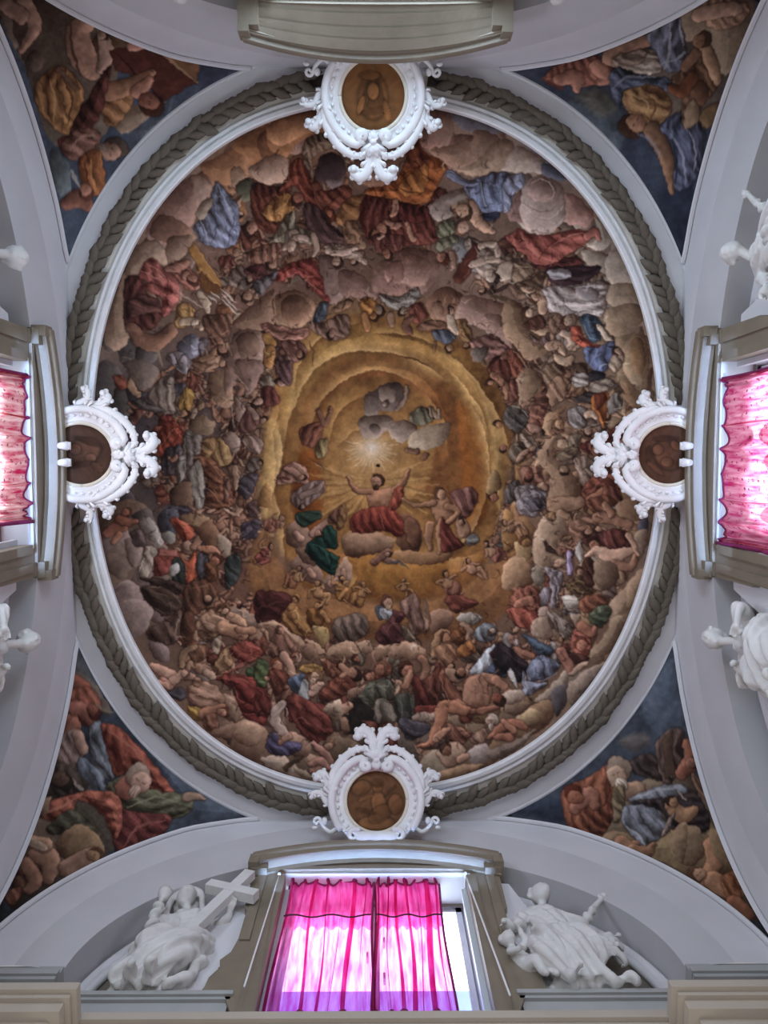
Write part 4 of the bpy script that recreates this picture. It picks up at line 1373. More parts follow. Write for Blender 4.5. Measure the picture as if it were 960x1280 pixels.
""")
run("""
# ================= bottom
@ 320 740 6
D 4a2422 30 .35 0,0 240,15 265,100 180,232 40,240 0,205
L 6a3c38 8 20,120 120,90 220,60
C a08066 5,260 120,215 240,280 355,370 345,485 200,300 90,260
C 9c7a60 350,365 430,365 525,460 440,515 420,420
C 7a5a48 330,400 420,400 445,470 370,510
D 8c6236 50 .45 195,210 260,100 385,180 405,330 300,325
D 7c5228 60 .45 380,130 480,120 500,240 410,260
M 9c7040 260,120,22 300,50,24 310,30,16
H 295,60,24 -90 9c7044
H 470,105,34 -70 a87a4c
M 9c7040 500,160,24 540,220,22
C a08452 425,255 520,270 555,340 500,425 450,335
D 66544a 60 .5 570,260 640,180 800,165 845,300 700,385 600,365
L 3c302c 8 650,190 640,280 690,360
L 3c302c 7 780,180 830,270
C 98785e 515,490 600,390 740,370 795,440 700,505 580,525
C 866650 560,480 640,420 740,420 760,480 660,500
L b8967a 8 520,480 590,395 720,372
@ 0 0 1
G 398,742,34 -100 a87c50 946838
G 425,735,32 -90 a87a4c 9a6c3a
G 452,742,30 -80 a07448 8a6034
G 370,722,30 -60 96704c 8a5a3c
G 590,712,34 -120 a07458 6a4438
G 615,690,32 -130 a0785c 8a5448
G 560,730,34 -110 9c7050 7c5040
G 640,660,30 -150 a0785c 8a6a50
G 330,690,30 -50 9c7258 8a4a40
G 345,655,28 -40 a0785c 94604e
G 505,735,26 -95 a0744c 8a5c3c
@ 320 740 6
C a07e66 760,390 850,370 870,460 780,450
C a07a66 870,450 920,400 970,400 970,570 890,560
D 7e5848 60 .6 75,440 180,290 300,400 260,475 100,485
H 180,290,36 -95 946a56 5a3a30
M a07864 210,480,34 260,560,36 270,640,26
M b08a74 310,520,14 300,480,10
M b08a74 320,520,14 325,470,8
D 4c5a38 30 .45 0,520 80,528 95,650 60,725 0,695
M a07c64 80,650,22 130,650,22 175,690,14
H 148,545,46 -90 a8745a 7a4228 8a5034
D 6a3a2c 60 .6 90,590 180,590 240,650 160,780 110,700
D 4e5c74 45 .45 238,655 350,600 372,645 335,755 270,725
D 8a8e90 70 .5 365,645 410,740 390,830 310,810
L b4b8b8 6 260,790 320,770 370,800
D a07a40 10 .5 315,575 420,530 500,560 490,605 380,612
H 450,630,46 -80 b08a6e 7a5a3c c0a892
M a88472 420,760,26 460,710,28 490,690,20
D 7a4c38 70 .6 500,530 580,535 650,640 540,625
D 6a3a2c 40 .5 470,760 560,660 680,620 760,720 620,800 520,830
M 9c7058 640,560,20 680,600,26 640,640,16
H 745,500,34 -100 8a5844 4a2c20
H 740,620,50 90 a0705a
H 850,625,50 150 96624e 4a2c22
L 4a3428 8 700,290 760,400 810,520
D 5c2a24 45 .4 215,815 280,780 380,840 500,825 530,970 250,970
L 8a4a40 8 250,850 340,880 420,860
D 5e2c26 60 .5 0,760 100,755 115,900 0,920
M a0887a 110,960,24 150,890,30 210,830,18
L b8a49a 8 200,820 230,900 240,960
D 555548 65 .4 690,800 860,680 970,650 970,900 820,850
L 7c7c6a 8 760,770 860,700 950,690
P 2e2622 725,805 900,900 915,970 725,950
M 96705c 650,880,40 700,850,30
C 8c6a5a 680,770 720,720 830,700 740,800
C 98806c 505,880 560,820 640,830 650,970 540,930
C 7a6454 540,890 590,850 620,930 570,930
@ 470 740 6
C 8e6a54 395,170 500,128 585,170 540,262 420,315
C 9a765e 85,450 200,370 375,430 340,505 200,505 110,495
C 927058 0,420 110,395 85,480 0,520
L b8967c 8 90,440 190,372 330,400
D 552e2e 40 .45 110,140 230,170 180,240 215,365 40,390 0,300 100,210
L 8a5850 7 70,300 120,240 180,230
D 4a5260 60 .5 0,120 60,100 70,200 20,210
D 8e949c 60 .5 30,130 120,130 95,220 40,200
H 80,80,44 -85 a07a62 5a3428 a08462
D 7e5e52 75 .45 175,95 280,15 330,120 355,265 280,335 240,205
L 4a302a 8 325,60 340,180 370,280 330,320
D 8c6c56 60 .5 350,60 400,160 400,270 360,300
D 6a5a4a 60 .5 190,260 270,290 300,360 230,360
M 8c3c30 540,60,20 600,40,20
D 723a30 20 .45 520,80 580,20 760,70 740,110 600,160
C 8f877f 605,185 700,158 805,190 740,245 650,235
H 740,205,32 100 a09c94 8c8880
D 6a7078 60 .5 735,290 830,228 905,280 860,375 770,372
L a0a8ac 7 760,310 800,360
H 870,300,30 170 9c8470 4a3a34
M 8c6c58 650,250,24 700,290,28 700,350,24
L a07c60 9 720,360 770,480
M 94704f 440,480,30 470,330,34 530,310,26
D 6e4428 40 .5 540,340 640,258 675,330 625,402
H 510,340,40 -100 94684c 5a3420
D 8f5a30 40 .45 605,430 700,360 755,440 640,495
D 8a6248 50 .5 450,420 560,400 600,500 500,560
H 560,560,28 60 a0785c
D 9aa4b0 60 .35 700,592 885,395 905,560 812,635
D 4e5a76 20 .4 825,612 890,530 965,590 965,645
D 4a2c30 60 .5 860,450 970,430 970,600 905,560
L c8ccd4 7 750,590 870,430
D 8c4f3c 20 .5 0,530 110,535 120,600 60,645 0,650
H 40,580,56 -90 8c5a46 6a4632
D 5e2c26 70 .4 265,600 380,700 475,830 330,855 280,765
D 6a3c30 75 .5 360,680 440,590 480,560 480,840 400,800
D 7c4c3a 65 .5 470,640 520,590 660,830 560,840
L a87864 8 480,660 540,780 580,850
H 225,590,62 -80 a06850 4a281c 8a5a44
M 9c6a54 220,700,30 250,650,30 260,600,20
M 8c624c 340,500,30 380,560,30 350,640,24
D 565448 60 .45 0,690 110,668 135,800 60,815 0,810
D 42423a 80 .4 125,810 200,755 275,780 300,970 150,970
L 6c6c5e 8 150,800 200,860 190,950
D 6c6258 80 .4 0,810 100,820 150,970 0,970
M 94725c 550,600,36 620,640,40 680,600,26
M a0725a 820,640,36 900,670,36 965,745,26
F a0725a 690,640 800,625 845,740 825,865 700,875 650,785
L 7a4c3a 6 700,740 760,760 810,730
L 7a4c3a 5 750,650 750,820
L c49478 7 720,690 760,690
H 640,610,42 150 94684f 2e1e18
D 7c3830 20 .45 300,860 480,850 520,900 330,930
M 9a6a54 500,870,44 610,860,54 680,910,50
D 7a4436 50 .5 620,850 740,870 720,970 630,970
M 94604c 660,900,20 800,890,26 940,850,14
C 8a7468 280,920 460,900 470,970 300,970
@ 620 760 6
D 9a5040 50 .5 70,20 200,0 320,80 300,150 180,140
C 847264 525,610 620,500 850,385 770,560 600,730 545,700
L a8968a 8 530,600 620,505 760,440
C 6a5c54 600,640 700,480 820,420 740,600
C 8a7a6a 280,690 400,600 500,480 560,500 530,620 480,640 400,710
C 565054 420,620 520,570 530,700 460,820 430,750
C 86684c 150,830 250,740 390,690 435,800 345,910 200,885
C a0866a 160,830 250,750 340,800 300,890 200,890
C 7c6450 40,730 200,700 260,720 180,800 60,790
C 86705a 700,350 800,220 900,60 970,90 870,320 740,372
C 9a8270 260,130 360,60 440,220 300,230
D 8c7e74 60 .5 380,20 480,60 590,140 520,230 440,140
L 4a3c30 8 400,60 450,150 520,220
L b4a48c 7 450,80 490,170
D 4a5440 20 .5 700,60 850,30 840,110 740,130
D 9a5848 40 .5 560,200 700,180 700,340 600,350
M 94604c 650,140,40 720,200,30 740,160,20
D 32282e 60 .35 0,280 100,300 245,435 180,560 110,480 0,500
L 6a4a4a 8 20,290 140,380 240,435
P b4b4b4 80,485 110,450 160,560 162,615
D 455468 25 .4 180,195 330,250 425,310 400,365 320,345 260,275
D 68728c 70 .38 235,425 330,355 465,420 420,505 270,565 240,525
L a0a8bc 8 250,470 330,400 400,400
L a0a8bc 7 260,575 370,540 450,490
D 8088a0 60 .4 205,455 240,560 385,570 210,665
L b8c0cc 7 215,480 230,580 215,650
F 9c6a54 125,290 260,325 295,380 200,380
M 9c6a54 220,330,26 280,360,20
H 110,235,56 -130 9c7462 8c8a8c b0a8a8
M a06a58 490,330,46 540,420,46 565,490,22
M a06a58 500,380,20 470,340,18
H 640,270,52 -60 a06a54 6a3a2c
D 4a2c26 40 .5 560,340 700,370 640,430 580,400
M a08470 560,500,16 620,450,22 680,420,16
M a8745c 0,540,40 80,620,26 110,630,12
C a89484 40,650 180,610 220,680 100,725
H 20,690,50 0 7c4434
@ 290 860 5.65
C 7a5e4c 0,300 100,228 235,290 255,440 220,525 100,500 0,450
C 8c6e58 0,310 100,240 210,290 180,400 60,400
C 9a8676 220,490 360,465 430,540 580,640 560,670 340,590 230,540
C 7c6a58 430,560 540,600 580,650 480,630
D 4a4462 40 .5 240,385 290,300 345,370 450,380 490,425 380,485 255,450
M a0887c 360,110,30 300,200,36 340,290,40 390,340,28
M 96705e 400,340,24 340,385,18
L c0aca0 8 370,100 350,150 290,190
D 6a342c 40 .4 390,80 520,65 705,230 685,345 560,385 440,240
L 94584c 9 440,240 500,210 560,280
L 3c1816 8 490,150 600,200 660,300
P 4a3629 350,560 482,468 495,500 382,592
L 7a5c48 6 352,560 480,472
C 64503f 620,390 760,340 920,420 790,560 720,600 640,540
C 4e3c30 760,500 850,460 800,540 720,590
M 95685c 580,400,24 640,450,30 690,520,34
M 95685c 560,540,26 620,520,30 680,570,24
M 8a5c50 560,590,16 600,620,18
H 685,400,42 -30 94705a 6a4a38
P 2c2420 780,200 850,170 960,260 960,330 820,330
E 7a5c48 800,265 30 60 -10
@ 500 860 5.33
C 8c7c68 130,500 240,400 310,500 290,600 160,585
C 8a7d78 445,430 560,360 605,440 560,525 480,512
C 75645a 590,420 760,350 905,275 760,425 620,485
C 8a6c50 220,610 330,530 570,515 300,630
C 5c5048 0,260 100,380 130,560 60,520 0,430
C 6e5c52 130,300 220,260 250,400 140,400
D 4c4650 20 .5 0,200 200,250 190,300 50,340
C 9a8260 770,200 900,135 935,220 850,262
D 7c5040 50 .5 300,230 430,270 480,300 400,390 320,350
M a0694f 430,150,40 300,120,48 270,200,40 220,340,26 190,375,20 120,385,12
M a87860 240,340,22 280,300,24 320,280,16
F a0806a 245,430 340,360 440,400 425,490 320,525 265,490
H 310,410,42 -60 7a5440 4a3024
M a07a64 400,480,28 440,460,26
M 96604a 600,330,20 700,250,36 790,240,32 840,270,14
M 96604a 650,330,26 740,330,26
M 9c6a54 690,230,24 760,290,26
H 610,220,44 -100 a88a78 a89a90 b8a898
D 8a6a58 60 .5 470,330 560,270 580,350 500,370
""")
touches(3000, 5)
SHEET_DOME = finish(CAN)
FRESCO_GAIN = 1.38
def to_pigment(C): return np.clip(lin(C.astype(np.float64))*FRESCO_GAIN, 0.002, 0.85).astype(np.float32)
PIG_DOME, PIG_PEND = to_pigment(SHEET_DOME), to_pigment(SHEET_PEND)
def pigment(P, PIG):
    """colour of the finished cartoon at points of the vault"""
    q = project(P)*KS-0.0
    x = np.clip(q[..., 0], 0, CW-1.001); y = np.clip(q[..., 1], 0, CH-1.001)
    xi, yi = x.astype(int), y.astype(int); fx, fy = (x-xi)[..., None], (y-yi)[..., None]
    return (PIG[yi, xi]*(1-fx)+PIG[yi, xi+1]*fx)*(1-fy)+(PIG[yi+1, xi]*(1-fx)+PIG[yi+1, xi+1]*fx)*fy

FRESCO = bpy.data.materials.new('fresco'); FRESCO.use_nodes = True
_nt = FRESCO.node_tree; _b = _nt.nodes['Principled BSDF']; _b.inputs['Roughness'].default_value = 0.85
_b.inputs['Specular IOR Level'].default_value = 0.2
_at = _nt.nodes.new('ShaderNodeAttribute'); _at.attribute_name = 'pigment'
_tc = _nt.nodes.new('ShaderNodeTexCoord'); _no = _nt.nodes.new('ShaderNodeTexNoise'); _no.inputs['Scale'].default_value = 22; _no.inputs['Detail'].default_value = 5
_nt.links.new(_tc.outputs['Object'], _no.inputs['Vector'])
_mr = _nt.nodes.new('ShaderNodeMapRange'); _mr.inputs['To Min'].default_value = .86; _mr.inputs['To Max'].default_value = 1.14
_nt.links.new(_no.outputs['Fac'], _mr.inputs['Value'])
_mx = _nt.nodes.new('ShaderNodeVectorMath'); _mx.operation = 'SCALE'
_nt.links.new(_at.outputs['Color'], _mx.inputs[0]); _nt.links.new(_mr.outputs['Result'], _mx.inputs['Scale'])
_nt.links.new(_mx.outputs['Vector'], _b.inputs['Base Color'])

def painted(name, V, quads, parent=None, cols=None, sheet=None, **kw):
    me = bpy.data.meshes.new(name)
    V = np.asarray(V, np.float32); quads = np.asarray(quads, np.int32); nq = len(quads); k = quads.shape[1]
    me.vertices.add(len(V)); me.vertices.foreach_set('co', V.ravel())
    me.loops.add(nq*k); me.loops.foreach_set('vertex_index', quads.ravel())
    me.polygons.add(nq); me.polygons.foreach_set('loop_start', np.arange(nq, dtype=np.int32)*k)
    me.update(calc_edges=True)
    a = me.color_attributes.new('pigment', 'FLOAT_COLOR', 'POINT')
    c = pigment(V, sheet) if cols is None else cols
    a.data.foreach_set('color', np.c_[c, np.ones(len(V))].astype(np.float32).ravel())
    return link(name, me, FRESCO, parent, True, **kw)

# ------------------------------------------------------------------ the shallow oval dome
def dome_z(r): return RZ+0.03+2.7*np.maximum(0, 1-r*r)
st = 0.0112
xs = np.arange(-RA-.1, RA+.1, st); ys = np.arange(-RB-.1, RB+.1, st)
X, Y = np.meshgrid(xs, ys); R_ = (np.abs(X/RA)**RN+np.abs(Y/RB)**RN)**(1/RN)
ok = R_ < 1.025
V = np.stack([X, Y, dome_z(R_)], -1)
idx = -np.ones(X.shape, int); idx[ok] = np.arange(ok.sum())
q = np.stack([idx[:-1, :-1], idx[:-1, 1:], idx[1:, 1:], idx[1:, :-1]], -1)
q = q[(q >= 0).all(-1)]
painted('ceiling', V[ok], q, sheet=PIG_DOME, kind='structure', label='oval dome painted with a golden heaven and crowds on clouds')

# ------------------------------------------------------------------ pendentives
def pendentive(name, sx, sy, nu=190, nv=230, **kw):
    EF, EL = PAR['front']['E0'], PAR['left']['E0']
    ro = ring(0.80, 2880); m = (ro[:, 0] > 0) & (ro[:, 1] > 0); a = ro[m]
    a = a[(a[:, 0] <= HX) & (a[:, 1] <= HY)]
    a = a[np.argsort(-a[:, 0])]                         # from the side wall round to the end wall
    t = np.linspace(0, 1, len(a)); u = np.linspace(0, 1, nu)
    top = np.stack([np.interp(u, t, a[:, 0]), np.interp(u, t, a[:, 1])], 1)
    bulge = top-((1-u)[:, None]*top[0]+u[:, None]*top[-1])
    d0 = np.linalg.norm(top[0]-top[-1]); V = []
    ez = lambda E, z: E[0]*math.sqrt(max(0, 1-(max(z-E[1], 0)/E[2])**2))
    for k in range(nv):
        v = k/(nv-1); z = RZ-0.02-(RZ-8.32)*v**1.25
        w = max(0, 1-v*6)**2
        ys_ = min(ez(EL, z), HY)*(1-w)+top[0][1]*w; xs_ = min(ez(EF, z), HX)*(1-w)+top[-1][0]*w
        P0 = np.array([HX, ys_]); P1 = np.array([xs_, HY])
        d = np.linalg.norm(P0-P1)
        C = (1-u)[:, None]*P0+u[:, None]*P1+bulge*(d/d0)*(1-.35*v)
        C[:, 0] = np.minimum(C[:, 0], HX); C[:, 1] = np.minimum(C[:, 1], HY)
        V.append(np.c_[C[:, 0]*sx, C[:, 1]*sy, np.full(nu, z)])
    V = np.array(V).reshape(-1, 3)
    i = np.arange(nu*nv).reshape(nv, nu)
    q = np.stack([i[:-1, :-1], i[:-1, 1:], i[1:, 1:], i[1:, :-1]], -1).reshape(-1, 4)
    painted(name, V, q, sheet=PIG_PEND, kind='structure', **kw)
pendentive('wall_back_left', -1, -1, label='painted pendentive with a prophet and a great red book')
pendentive('wall_back_right', 1, -1, label='painted pendentive with a blue mantled figure seen from behind')
pendentive('wall_front_left', -1, 1, label='painted pendentive with a bald saint in red and green')
pendentive('wall_front_right', 1, 1, label='painted pendentive with a white bearded saint in grey blue')
# ------------------------------------------------------------------ dome ring
prof = [(0.0, 12.08), (0.0, 11.965), (0.02, 11.945), (0.075, 11.95), (0.095, 11.965), (0.098, 12.0), (0.118, 12.0), (0.122, 11.975),
        (0.16, 11.97), (0.185, 11.985), (0.19, 12.01), (0.22, 12.02), (0.33, 12.03), (0.45, 12.02), (0.49, 12.005), (0.495, 11.985),
        (0.535, 11.98), (0.55, 11.99), (0.555, 12.005), (0.77, 12.005), (0.775, 11.97), (0.80, 11.955), (0.83, 11.965), (0.835, 12.05)]
NR = 420
def ring_band(name, pr, material):
    G = []
    for off, z in pr:
        P = ring_even(off, NR)
        G.append([(min(max(x, -HX-.06), HX+.06), min(max(y, -HY-.06), HY+.06), z) for x, y in P])
    V = np.array(G).reshape(-1, 3); h = len(pr); Fc = []
    for i in range(h-1):
        for j in range(NR):
            Fc.append((i*NR+j, i*NR+(j+1) % NR, (i+1)*NR+(j+1) % NR, (i+1)*NR+j))
    o = mesh(name, V, Fc, material, smooth=False, kind='structure')
    return o
tag(ring_band('trim_1', prof[:11], STUCCO2), 'white lip of two beads round the painted dome')
tag(ring_band('trim_2', prof[10:15], COVE), 'hollow white cove behind the leaf garlands')
tag(ring_band('trim_3', prof[14:], STUCCO), 'broad flat white band outside the garlands')

# ------------------------------------------------------------------ arches, lunettes
def arc(E, t): return E[0]*math.cos(t), E[1]+E[2]*math.sin(t)
def arch_z(E, s):
    q = 1-(s/E[0])**2
    return E[1]+E[2]*math.sqrt(max(q, 0))
NT = 72
TS = [math.pi*i/NT for i in range(NT+1)]
for i, (sd, tf) in enumerate(SIDES.items()):
    p = PAR[sd]; N0 = p['N']; E0, E1, E2 = p['E0'], p['E1'], p['E2']; num = i+1
    # archivolt: two flat faces with a small step, then the soffit
    mb = MB()
    rows = []
    def row(E, n, clamp=None, k=1.0):
        r = []
        for t in TS:
            s, z = arc(E, t); s *= k; z = E[1]+(z-E[1])*k
            r.append(tf(s, n, min(z, clamp) if clamp else z))
        return r
    mb.grid([row(E0, N0+.02, 12.03), row(E1, N0+.0, 12.0)])
    # lip along the painted pendentives
    for sgn in (1, -1):
        L = []
        for k in range(30):
            v = k/29; z = RZ-0.02-(RZ-8.32)*v**1.25; w = max(0, 1-v*6)**2
            q = max(0, 1-((z-E0[1])/E0[2])**2) if z > E0[1] else 1
            e = min(E0[0]*math.sqrt(q), HX if sd in ('front', 'back') else HY)
            e = e*(1-w)+(TIP_X if sd in ('front', 'back') else TIP_Y)*w
            L.append(tf(sgn*e, N0-.015, min(z, RZ-.05)))
        mb.tube(L, .035, 6)
    mb.build(f'trim_{3+num}', STUCCO, kind='structure', smooth=False)
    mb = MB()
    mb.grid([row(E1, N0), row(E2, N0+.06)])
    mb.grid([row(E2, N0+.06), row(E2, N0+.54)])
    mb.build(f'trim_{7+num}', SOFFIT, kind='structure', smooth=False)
    # pier walls under the springing with the thin base moulding
    mb = MB(); end = HX if sd in ('front', 'back') else HY
    for sgn in (1, -1):
        a, b = sgn*(E2[0]-.0), sgn*(end+.0)
        mb.add([tf(a, N0+.03, 7.0), tf(b, N0+.03, 7.0), tf(b, N0+.03, 8.42), tf(a, N0+.03, 8.42)], [(0, 1, 2, 3)])
        mb.add([tf(a, N0+.03, 7.0), tf(a, N0+.54, 7.0), tf(a, N0+.54, 8.42), tf(a, N0+.03, 8.42)], [(0, 1, 2, 3)])
        mb.box(a-sgn*.02, b, N0-.05, N0+.1, 8.18, 8.25, lambda x, y, z: tf(x, y, z))
        mb.box(a-sgn*.01, b, N0-.02, N0+.1, 8.13, 8.18, lambda x, y, z: tf(x, y, z))
    mb.build(f'wall_{sd}', GREYM, kind='structure', smooth=False)
    # lunette wall with the window hole
    mb = MB(); WO = 1.34
    for a, b, lo in ((-E2[0], -WO, 7.0), (-WO, WO, 10.36+p['dz']*1.2), (WO, E2[0], 7.0)):
        S = np.linspace(a, b, 24)
        mb.grid([[tf(s, N0+.5, lo) for s in S], [tf(s, N0+.5, max(arch_z(E2, s)+.03, lo)) for s in S]])
    mb.build(f'wall_{sd}_lunette', PANEL, kind='structure', smooth=False)
    # raised border of the lunette
    mb = MB()
    for sgn in (1, -1):
        L = [tf(sgn*(E2[0]-.13)*math.cos(t), N0+.46, E2[1]-.35+(E2[2]+.22)*math.sin(t)) for t in np.linspace(0.0, 1.12, 28)]
        mb.tube(L, .055, 6)
        L = [tf(sgn*(E2[0]-.04)*math.cos(t), N0+.46, E2[1]-.35+(E2[2]+.31)*math.sin(t)) for t in np.linspace(0.0, 1.12, 28)]
        mb.tube(L, .075, 6)
    mb.build(f'trim_{11+num}', STUCCO, kind='structure')
    # ledge that carries the statues
    mb = MB()
    for sgn in (1, -1):
        B = lambda s0, s1, n0, n1, z0, z1: mb.box(sgn*s0, sgn*s1, n0, n1, z0, z1, lambda x, y, z: tf(x, y, z))
        e = E2[0]-.02
        B(1.52, e, N0+.02, N0+.52, 7.94, 8.0); B(1.54, e, N0+.05, N0+.52, 7.9, 7.94); B(1.56, e, N0+.09, N0+.52, 7.1, 7.9)
    mb.build(f'trim_{15+num}', GREYM, kind='structure', smooth=False)
    # slanted white slabs beside the window
    mb = MB()
    out = [(1.60, 10.33), (1.62, 8.95), (1.70, 8.66), (1.80, 8.55), (1.78, 8.42), (1.86, 8.3), (1.95, 8.0), (2.75, 8.0), (2.36, 8.8), (2.0, 9.6), (1.82, 10.3)]
    for sgn in (1, -1):
        mb.prism([(sgn*a, b) for a, b in out], N0+.14, N0+.5, tf)
    mb.build(f'trim_{19+num}', STUCCO, kind='structure', smooth=False)
    # ---- entablature: stepped cream mouldings, breaking forward at the corners
    steps = [(0.0, 7.37, 7.27), (.05, 7.27, 7.22), (.10, 7.22, 7.10), (.20, 7.10, 7.03), (.26, 7.03, 6.82), (.32, 6.82, 6.4)]
    mb = MB()
    nm = N0-.2; nb = N0-.55; sb = 2.88 if sd in ('front', 'back') else 3.75
    for o, z1, z0 in steps:
        mb.box(-sb-.1, sb+.1, nm+o, N0+.5, z0, z1, lambda x, y, z: tf(x, y, z))
        for sgn in (1, -1):
            mb.box(sgn*(sb+o), sgn*(end+.02), nb+o, N0+.3, z0-.06, z1-.06, lambda x, y, z: tf(x, y, z))
    mb.build(f'trim_{23+num}', CREAM, kind='structure', smooth=False)

# ------------------------------------------------------------------ windows
def glow(name, col, strength, bars=None):
    M = bpy.data.materials.new(name); M.use_nodes = True
    nt = M.node_tree; N = nt.nodes; L = nt.links; b = N['Principled BSDF']
    tc = N.new('ShaderNodeTexCoord'); no = N.new('ShaderNodeTexNoise'); no.inputs['Scale'].default_value = 2.2
    L.new(tc.outputs['Object'], no.inputs['Vector'])
    r = N.new('ShaderNodeValToRGB'); L.new(no.outputs['Fac'], r.inputs['Fac'])
    c = np.array(col)
    r.color_ramp.elements[0].color = (*(c*np.array([.75, .85, 1])), 1); r.color_ramp.elements[0].position = .35
    r.color_ramp.elements[1].color = (*c, 1); r.color_ramp.elements[1].position = .6
    b.inputs['Base Color'].default_value = (.6, .65, .7, 1); b.inputs['Roughness'].default_value = .15
    L.new(r.outputs['Color'], b.inputs['Emission Color']); b.inputs['Emission Strength'].default_value = strength
    return M
GLASS = glow('daylit_glass', (0.86, 0.93, 1.0), PANE)
GLASSS = glow('daylit_glass_side', (0.86, 0.93, 1.0), PANE*.5)
GLASSB = glow('daylit_glass_low', (0.25, 0.38, 0.95), PANE*.42)

def window(num, sd):
    tf = SIDES[sd]; p = PAR[sd]; N0 = p['N']
    root = empty(f'window_{num}', tf(0, N0+.05, 8), kind='structure')
    inv = root.location.copy()
    def fin(mb, name, material, **kw):
        mb.v = [tuple(Vector(v)-inv) for v in mb.v]
        return mb.build(name, material, root, **kw)
    # painted frame: two jambs with ears and the lintel
    z1 = {'front': 10.42, 'back': 10.3, 'left': 10.66, 'right': 10.66}[sd]
    zt = p['hz']-.0; zc = p['hc']-.0
    out = [(1.30, 7.2), (1.30, z1), (1.58, z1+.0), (1.70, z1-.02), (1.68, 9.6), (1.64, 9.55), (1.64, 8.95), (1.68, 8.7), (1.78, 8.55), (1.74, 8.45),
           (1.84, 8.25), (1.86, 8.02), (1.62, 7.98), (1.5, 7.7), (1.48, 7.2)]
    for sgn in (1, -1):
        mb = MB(); mb.prism([(sgn*a, b) for a, b in out], N0+.05, N0+.5, tf)
        inn = [(1.24, 7.2), (1.24, z1-.1), (1.36, z1-.1), (1.36, 8.6), (1.42, 8.4), (1.42, 7.2)]
        mb.prism([(sgn*a, b) for a, b in inn], N0+.015, N0+.2, tf)
        inn = [(1.50, 8.9), (1.50, z1-.06), (1.62, z1-.06), (1.62, 8.9)]
        mb.prism([(sgn*a, b) for a, b in inn], N0+.025, N0+.2, tf)
        fin(mb, 'jamb', OLIVE, smooth=False)
    mb = MB()
    up = lambda s: zt+(zc-zt)*(1-(s/1.72)**2)
    S = np.linspace(-1.70, 1.70, 31)
    lo = lambda s: z1+.05*(1-(s/1.7)**2)
    mb.prism([(s, lo(s)) for s in S]+[(s, up(s)+.1) for s in S[::-1]], N0+.05, N0+.5, tf)
    S2 = np.linspace(-1.5, 1.5, 31)
    mb.prism([(s, lo(s)+.02) for s in S2]+[(s, lo(s)+.1) for s in S2[::-1]], N0+.015, N0+.2, tf)
    if sd == 'back':
        dd = N0+.06-p['hn']; R = []
        for f in (0.12, .30, .31, .33, .52, .53, .56, .76, .77, .80, 1.0):
            stair = {.30: -.03, .31: .02, .33: .02, .52: -.02, .53: .03, .56: .03, .76: -.02, .77: .03, .80: .03}.get(f, 0)
            R.append([tf(s*(1-.06*f), p['hn']+f*dd, up(s)*(1-f)+(lo(s)+.01)*f+stair) for s in S])
        mb.grid(R)
    fin(mb, 'lintel', OLIVE, smooth=False)
    # segmental hood
    hn = p['hn']; d = N0+.06-hn; drop = .10 if sd != 'back' else -.10
    pr = [(N0+.1, -.10), (hn+.80*d, -drop-.03), (hn+.74*d, -.05 if drop > 0 else .0), (hn+.30*d, -.03), (hn+.26*d, -.05), (hn+.16*d, -.05), (hn+.16*d, .012), (hn+.14*d, .035), (hn, .05), (hn-.01, .075), (hn-.01, .15), (hn+.05, .19), (N0+.1, .34)]
    mb = MB()
    S = np.linspace(-1.72, 1.72, 41)
    G = [[tf(s, n, up(s)+z) for s in S] for n, z in pr]
    mb.grid(G)
    for e in (0, -1): mb.add([r[e] for r in G], [tuple(range(len(pr)))])
    # stepped ends of the hood
    for sgn in (1, -1):
        mb.box(sgn*1.62, sgn*1.76, hn+.02, N0+.4, up(1.72)-.07, up(1.72)+.16, lambda x, y, z: tf(x, y, z))
        mb.box(sgn*1.5, sgn*1.72, hn+.10, N0+.4, up(1.6)-.14, up(1.6)+.06, lambda x, y, z: tf(x, y, z))
    fin(mb, 'hood', OLIVE, smooth=False)
    # white reveal
    mb = MB()
    a, b, zr = 1.30, 1.19, z1+.02
    for sgn in (1, -1):
        mb.add([tf(sgn*a, N0+.06, 7.2), tf(sgn*b, N0+.62, 7.2), tf(sgn*b, N0+.62, zr), tf(sgn*a, N0+.06, zr)], [(0, 1, 2, 3)])
        mb.box(sgn*(b-.02), sgn*(b+.07), N0+.22, N0+.3, 7.2, zr-.12, lambda x, y, z: tf(x, y, z))
    mb.add([tf(-a, N0+.06, zr), tf(a, N0+.06, zr), tf(b, N0+.62, zr), tf(-b, N0+.62, zr)], [(0, 1, 2, 3)])
    fin(mb, 'reveal', BAR, smooth=False)
    # sash: frame, mullion, glazing bars
    nn = N0+.56
    mb = MB(); Bx = lambda s0, s1, z0, z1_, dn=0: mb.box(s0, s1, nn+dn, nn+.07, z0, z1_, lambda x, y, z: tf(x, y, z))
    for s in (-1.18, 1.10): Bx(s, s+.08, 7.2, zr)
    Bx(-1.18, 1.18, zr-.10, zr); Bx(-.05, .05, 7.2, zr, -.02)
    for s, z in ((.09, 8.9), (.09, 9.6), (-.12, 9.3)): Bx(s, s+.03, z, z+.10, -.05)
    fin(mb, 'sash', BAR, smooth=False)
    zz = [7.2, 8.80, zr]
    ss = [-1.15, 0, 1.15]
    for r in range(2):
        for c in range(2):
            mb = MB(); mb.box(ss[c]+.02, ss[c+1]-.02, nn+.045, nn+.055, zz[r], zz[r+1]-.002, lambda x, y, z: tf(x, y, z))
            fin(mb, 'pane', GLASSS if sd in ('left', 'right') else GLASSB if r == 0 else GLASS, smooth=False)
    return root
for i, sd in enumerate(SIDES): window(i+1, sd)
